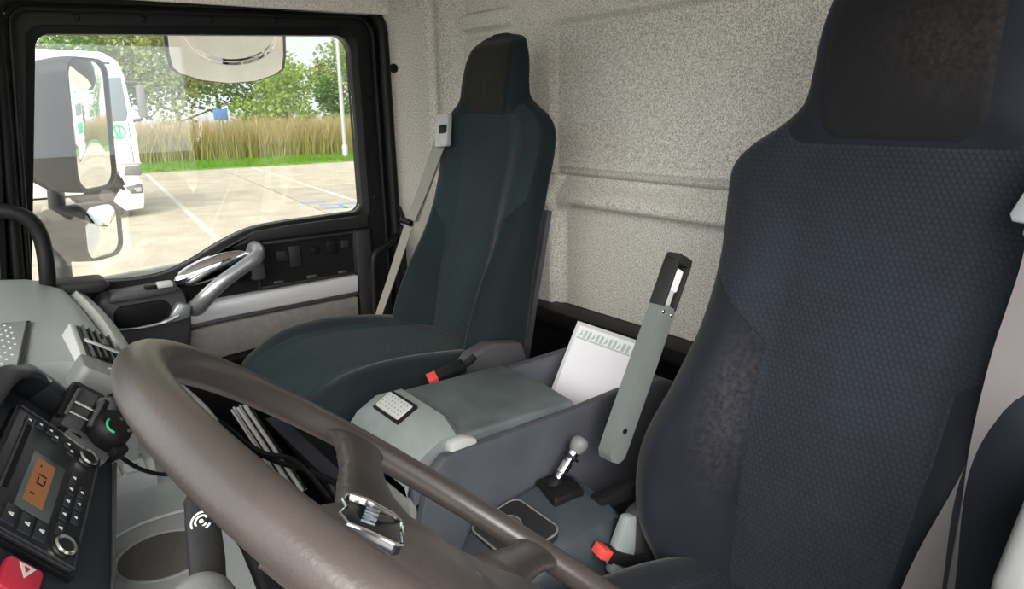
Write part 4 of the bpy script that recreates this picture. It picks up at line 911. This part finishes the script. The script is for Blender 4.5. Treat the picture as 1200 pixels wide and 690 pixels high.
def tree(x, y, top, rad, low, n, lm, label, ls=.2, bush=False):
    t = thing('tree', (x, y, GZ), label, 'tree', 'trees beyond the reeds')
    tb = B(); tb.tube(smooth_path([(x, y, GZ-.1), (x+.1, y, GZ+(low-GZ)*.8), (x-.1, y+.1, (low+top)/2)]), [.16, .15, .14, .13, .13, .12, .11, .10, .09, .08, .07, .06, .05], 8)
    for k in range(7):
        a = k*2.4; h = low + (top-low)*(.15+.6*k/7)
        tb.tube([(x, y, h-.3), (x+rad*.35*math.cos(a), y+rad*.35*math.sin(a), h+.2), (x+rad*.75*math.cos(a), y+rad*.75*math.sin(a), h+.7)], [.05, .035, .012], 5)
    obj('trunk', tb, mat('bark', (.16, .13, .10), .9) if 'bark' not in D.materials else D.materials['bark'], t)
    V, Fc = [], []; blobs = []
    for k in range(16):
        a, e = random.uniform(0, 6.28), random.uniform(-.8, 1); hh = (top-low)/2
        blobs.append((x+rad*.62*math.cos(a)*math.sqrt(1-e*e*.8), y+rad*.62*math.sin(a)*math.sqrt(1-e*e*.8), low+hh+hh*.68*e, rad*random.uniform(.28, .45)))
    for _ in range(n):
        bx_, by_, bz_, br_ = random.choice(blobs); d = Vector((random.gauss(0, 1), random.gauss(0, 1), random.gauss(0, 1))).normalized()*br_*random.uniform(.55, 1.05)
        p = Vector((bx_, by_, bz_)) + d*1.0; p.z = max(p.z, low*.9+GZ*.1)
        a = Vector((random.gauss(0, 1), random.gauss(0, 1), random.gauss(0, .6))).normalized()*ls*random.uniform(.6, 1.2)/2; b2 = a.orthogonal().normalized()*a.length*.8
        b2.rotate(Matrix.Rotation(random.uniform(0, 6.28), 3, a)); k = len(V)
        V += [(p-a), (p+b2*.8), (p+a), (p-b2*.8)]; Fc.append((k, k+1, k+2, k+3))
    me = D.meshes.new('foliage'); me.from_pydata([tuple(v-Vector((x, y, GZ))) for v in V], [], Fc); me.materials.append(lm)
    o = D.objects.new('foliage', me); COL.objects.link(o); o.parent = t
    return t
LG = leafmat('bright_leaves', (.17, .29, .06), (.38, .50, .13)); LY = leafmat('olive_leaves', (.22, .28, .10), (.46, .48, .20)); LD = leafmat('deep_leaves', (.13, .24, .08), (.28, .42, .15))
tree(13.3, 37.5, 3.2, 2.7, -.4, 4200, LG, 'rounded bright green tree right of the kerb mirror', .24)
tree(9.0, 40, 6.2, 4.0, -.2, 5200, LY, 'wide olive tree behind the reeds below the kerb mirror', .26)
tree(4.0, 42, 8.5, 4.2, .2, 4200, LD, 'tall deep green tree behind the white truck', .28)
tree(18.9, 40.5, 4.6, 2.6, -.6, 4200, LD, 'deep green tree behind the lamp pole at the window edge', .24)
tree(16.4, 46, 4.8, 1.6, .5, 380, LY, 'thin sparse tree showing sky between the two green trees', .22)
tree(13.5, 49, 7.5, 4.0, .5, 4200, LD, 'tall dark tree standing behind the bright round tree', .32)
tree(8.0, 50, 9.5, 4.5, .5, 4200, LG, 'tall bright tree far behind the olive tree', .34)
tree(22.0, 47, 6.5, 3.0, .2, 3000, LY, 'olive tree behind the lamp pole', .3)
tree(-2.0, 44, 8, 4, 0, 2600, LY, 'olive tree left of the white truck', .3)
tree(23.5, 40, 6, 3.2, -.3, 2600, LG, 'bright tree hidden behind the door frame', .3)
for k, (x, y) in enumerate(((33, 32), (41, 26), (48, 20), (54, 13), (60, 5))):
    tree(x, y, 3.0+k % 3, 3.0, -.3, 1800, (LY, LD, LG)[k % 3], ('olive tree at the lot corner beyond the door frame', 'deep green tree past the lot corner beyond the door frame', 'bright tree midway along the reeds behind the truck', 'olive tree far along the reeds behind the truck', 'last deep green tree of the reeds behind the truck')[k], .32)

# lamp poles, sign
def pole(x, y, h, r, lab):
    t = thing('lamp_pole', (x, y, GZ), lab, 'pole', 'poles at the edge of the lot')
    obj('shaft', B().tube([(x, y, GZ-.05), (x, y, GZ+h*.5), (x, y, GZ+h)], [r, r*.85, r*.65], 12), mat('galvanised', (.45, .47, .49), .5, .2) if 'galvanised' not in D.materials else D.materials['galvanised'], t)
    obj('base_sleeve', B().lathe((x, y, GZ+.02), (0, 0, 1), [(r*1.35, 0), (r*1.35, .5), (r*1.02, .56), (0, .57)], 14), D.materials['galvanised'], t)
    obj('lamp_head', B().box(x-.5, x+.1, y-.12, y+.12, GZ+h-.04, GZ+h+.1, .04), D.materials['galvanised'], t)
pole(13.75, 30.9, 7.5, .10, 'pale grey lamp pole standing in the grass strip')
pole(14.85, 31.6, 6.5, .10, 'white pole half hidden by the window frame edge')
sg = thing('blue_sign', (9.45, 34, GZ), 'small blue sign board standing among the reeds', 'sign')
obj('board', B().box(9.15, 9.75, 33.97, 34.0, .64, 1.1, .01), mat('blue_sign', (.10, .2, .42), .4), sg)
obj('post', B().tube([(9.45, 34.03, GZ), (9.45, 34.03, 1.05)], .03, 8), D.materials['galvanised'], sg)

# ------------------------------------------------------------------ white truck across the lot
def lorry(ox, oy, rot, label, logo=True, green=False):
    MT = Matrix.Translation((ox, oy, 0)) @ Matrix.Rotation(rot, 4, 'Z')
    t = thing('parked_truck', (ox, oy, GZ), label, 'truck')
    obj('cab_body', B(MT).prism([(-2.1, -.55), (-1.1, -.55), (-.95, -.05), (-.45, -.05), (-.35, -.42), (-.05, -.42), (.02, .08), (.03, .60), (.0, 1.2), (-.06, 1.85), (-.13, 2.12), (-.42, 2.30), (-2.1, 2.35)], 'y', 0, 2.45, .06, 3), M_wpaint, t)
    obj('bumper', B(MT).prism([(-.42, -.42), (.0, -.30), (-.0, -.70), (-.04, -.93), (-.40, -.95), (-.62, -.72)], 'y', -.02, 2.47, .04, 3), M_wpaint, t)
    obj('bumper_band', B(MT).prism([(-.98, -.22), (-.50, -.24), (-.36, -.46), (-.36, -.52), (-.52, -.44), (-.98, -.42)], 'y', -.03, .02, .01), M_char, t)
    obj('headlight', B(MT).prism([(-.30, -.02), (.012, .0), (.005, -.22), (-.34, -.20)], 'y', -.03, .25, .02), M_mgrey, t)
    obj('headlight', B(MT).prism([(-.36, -.44), (-.02, -.38), (-.02, -.60), (-.24, -.60)], 'y', -.035, .25, .02), M_mgrey, t)
    obj('lamp_glass', B(MT).prism([(-.18, -.48), (-.05, -.46), (-.05, -.56), (-.16, -.56)], 'y', -.045, -.03, .005), M_chrome, t)
    wi = obj('side_window', B(MT).prism([(-.62, 1.78), (-.13, 1.80), (-.10, 1.05), (-.16, .92), (-.62, .90)], 'y', -.015, .02, .01), mat('truck_glass', (.18, .22, .25), .08) if 'truck_glass' not in D.materials else D.materials['truck_glass'], t)
    obj('windscreen', B(MT).prism([(.15, .95), (2.3, .95), (2.25, 1.8), (.2, 1.8)], 'x', -.10, .0, .02), D.materials['truck_glass'], t)
    obj('door_seam', B(MT).box(-.68, -.665, -.012, .005, -.05, 1.85), M_dgrey, t)
    obj('door_seam', B(MT).box(-.12, -.11, -.012, .005, .05, .88), M_dgrey, t)
    obj('door_handle', B(MT).box(-.62, -.45, -.03, .005, .55, .62, .01), M_mgrey, t)
    obj('step_line', B(MT).box(-.47, .03, -.02, .005, .02, .06, .008), M_lgrey, t)
    mi = obj('mirror', B(MT).box(.10, .26, -.18, -.02, .98, 1.66, .05), M_mgrey, t)
    obj('mirror_arm', B(MT).tube([(-.05, .02, 1.70), (.15, -.08, 1.70)], .03, 8), M_dgrey, mi)
    obj('mirror_arm', B(MT).tube([(-.0, .02, .92), (.15, -.08, .95)], .03, 8), M_dgrey, mi)
    obj('roof_marker', B(MT).box(-.42, -.30, -.02, .04, 2.06, 2.10, .01), M_dgrey, t)
    for y in (.15, 2.3):
        wh = obj('wheel', B(MT).lathe((-.72, y-.15, -.60), (0, 1, 0), [(.30, 0), (.48, .02), (.50, .08), (.50, .24), (.48, .30), (.0, .30)], 28), M_rub, t)
        obj('hub_cap', B(MT).lathe((-.72, y-.155, -.60), (0, 1, 0), [(0, .0), (.12, .0), (.26, .03), (.29, .06)], 20), M_dgrey, wh)
    obj('chassis', B(MT).box(-6.5, -.9, .7, 1.7, -.65, -.40, .02), M_char, t)
    rear_w = obj('wheel', B(MT).lathe((-5.0, .0, -.60), (0, 1, 0), [(.30, 0), (.48, .02), (.50, .08), (.50, .5), (.48, .55), (.0, .55)], 28), M_rub, t)
    if logo:
        LM_ = MT @ Matrix.Translation((-.33, -.012, .70)) @ Matrix.Rotation(R(90), 4, 'X')
        lg = obj('logo_ring', B(LM_).tube([(.13*math.cos(a), .13*math.sin(a), 0) for a in np.linspace(0, 6.283, 41)[:-1]], .020, 6, True), M_green, t)
        obj('logo_stroke', B(LM_).prism([(-.09, .085), (-.055, .095), (-.005, -.05), (-.005, -.10), (-.035, -.095)], 'z', -.01, .012), M_green, lg)
        obj('logo_stroke', B(LM_).prism([(.02, .05), (.05, .10), (.05, -.085), (.02, -.10)], 'z', -.01, .012), M_green, lg)
        obj('logo_stroke', B(LM_).prism([(.005, .10), (.05, .10), (.035, .075), (.0, .075)], 'z', -.01, .012), M_green, lg)
    if green:
        bo_ = obj('cargo_body', B(MT).box(-7.0, -2.3, 0, 2.45, -.3, 2.4, .05), M_wpaint, t)
        obj('green_panel', B(MT).box(-6.6, -.2, -.02, .01, .5, 1.3), M_green, bo_)
        obj('green_panel', B(MT).box(.02, .05, .3, 2.1, .3, .85), M_green, t)
    return t
lorry(3.08, 17.5, 0, 'white truck cab with a green round logo parked across the lot')
lorry(37.5, 10.6, R(180), 'white truck with green panels seen in the exterior door mirror', False, True)

# white car at the right edge of the window view
car = thing('parked_car', (16.6, 33.2, GZ), 'white car mostly hidden behind the window frame edge', 'car')
CMx = Matrix.Translation((15.0, 32.6, GZ))
obj('car_body', B(CMx).loft([[(x, y, z) for x, z in ((0, .35), (.05, .65), (.9, .82), (1.0, .86), (1.7, 1.40), (3.0, 1.42), (3.7, .95), (4.2, .88), (4.25, .4), (4.0, .25), (.2, .25))] for y in (0, .05, 1.6, 1.65)]), M_wpaint, car, sharp=30)
obj('side_glass', B(CMx).prism([(1.15, .90), (1.75, 1.32), (2.95, 1.34), (3.45, .95)], 'y', -.01, .03), D.materials['truck_glass'], car)
for x in (.75, 3.5): obj('car_wheel', B(CMx).lathe((x, -.02, .30), (0, 1, 0), [(.0, 0), (.2, .0), (.29, .02), (.31, .08), (.31, .18), (0, .18)], 20), M_rub, car)
obj('headlamp', B(CMx).box(-.01, .12, .05, .4, .55, .68, .02), M_lgrey, car)
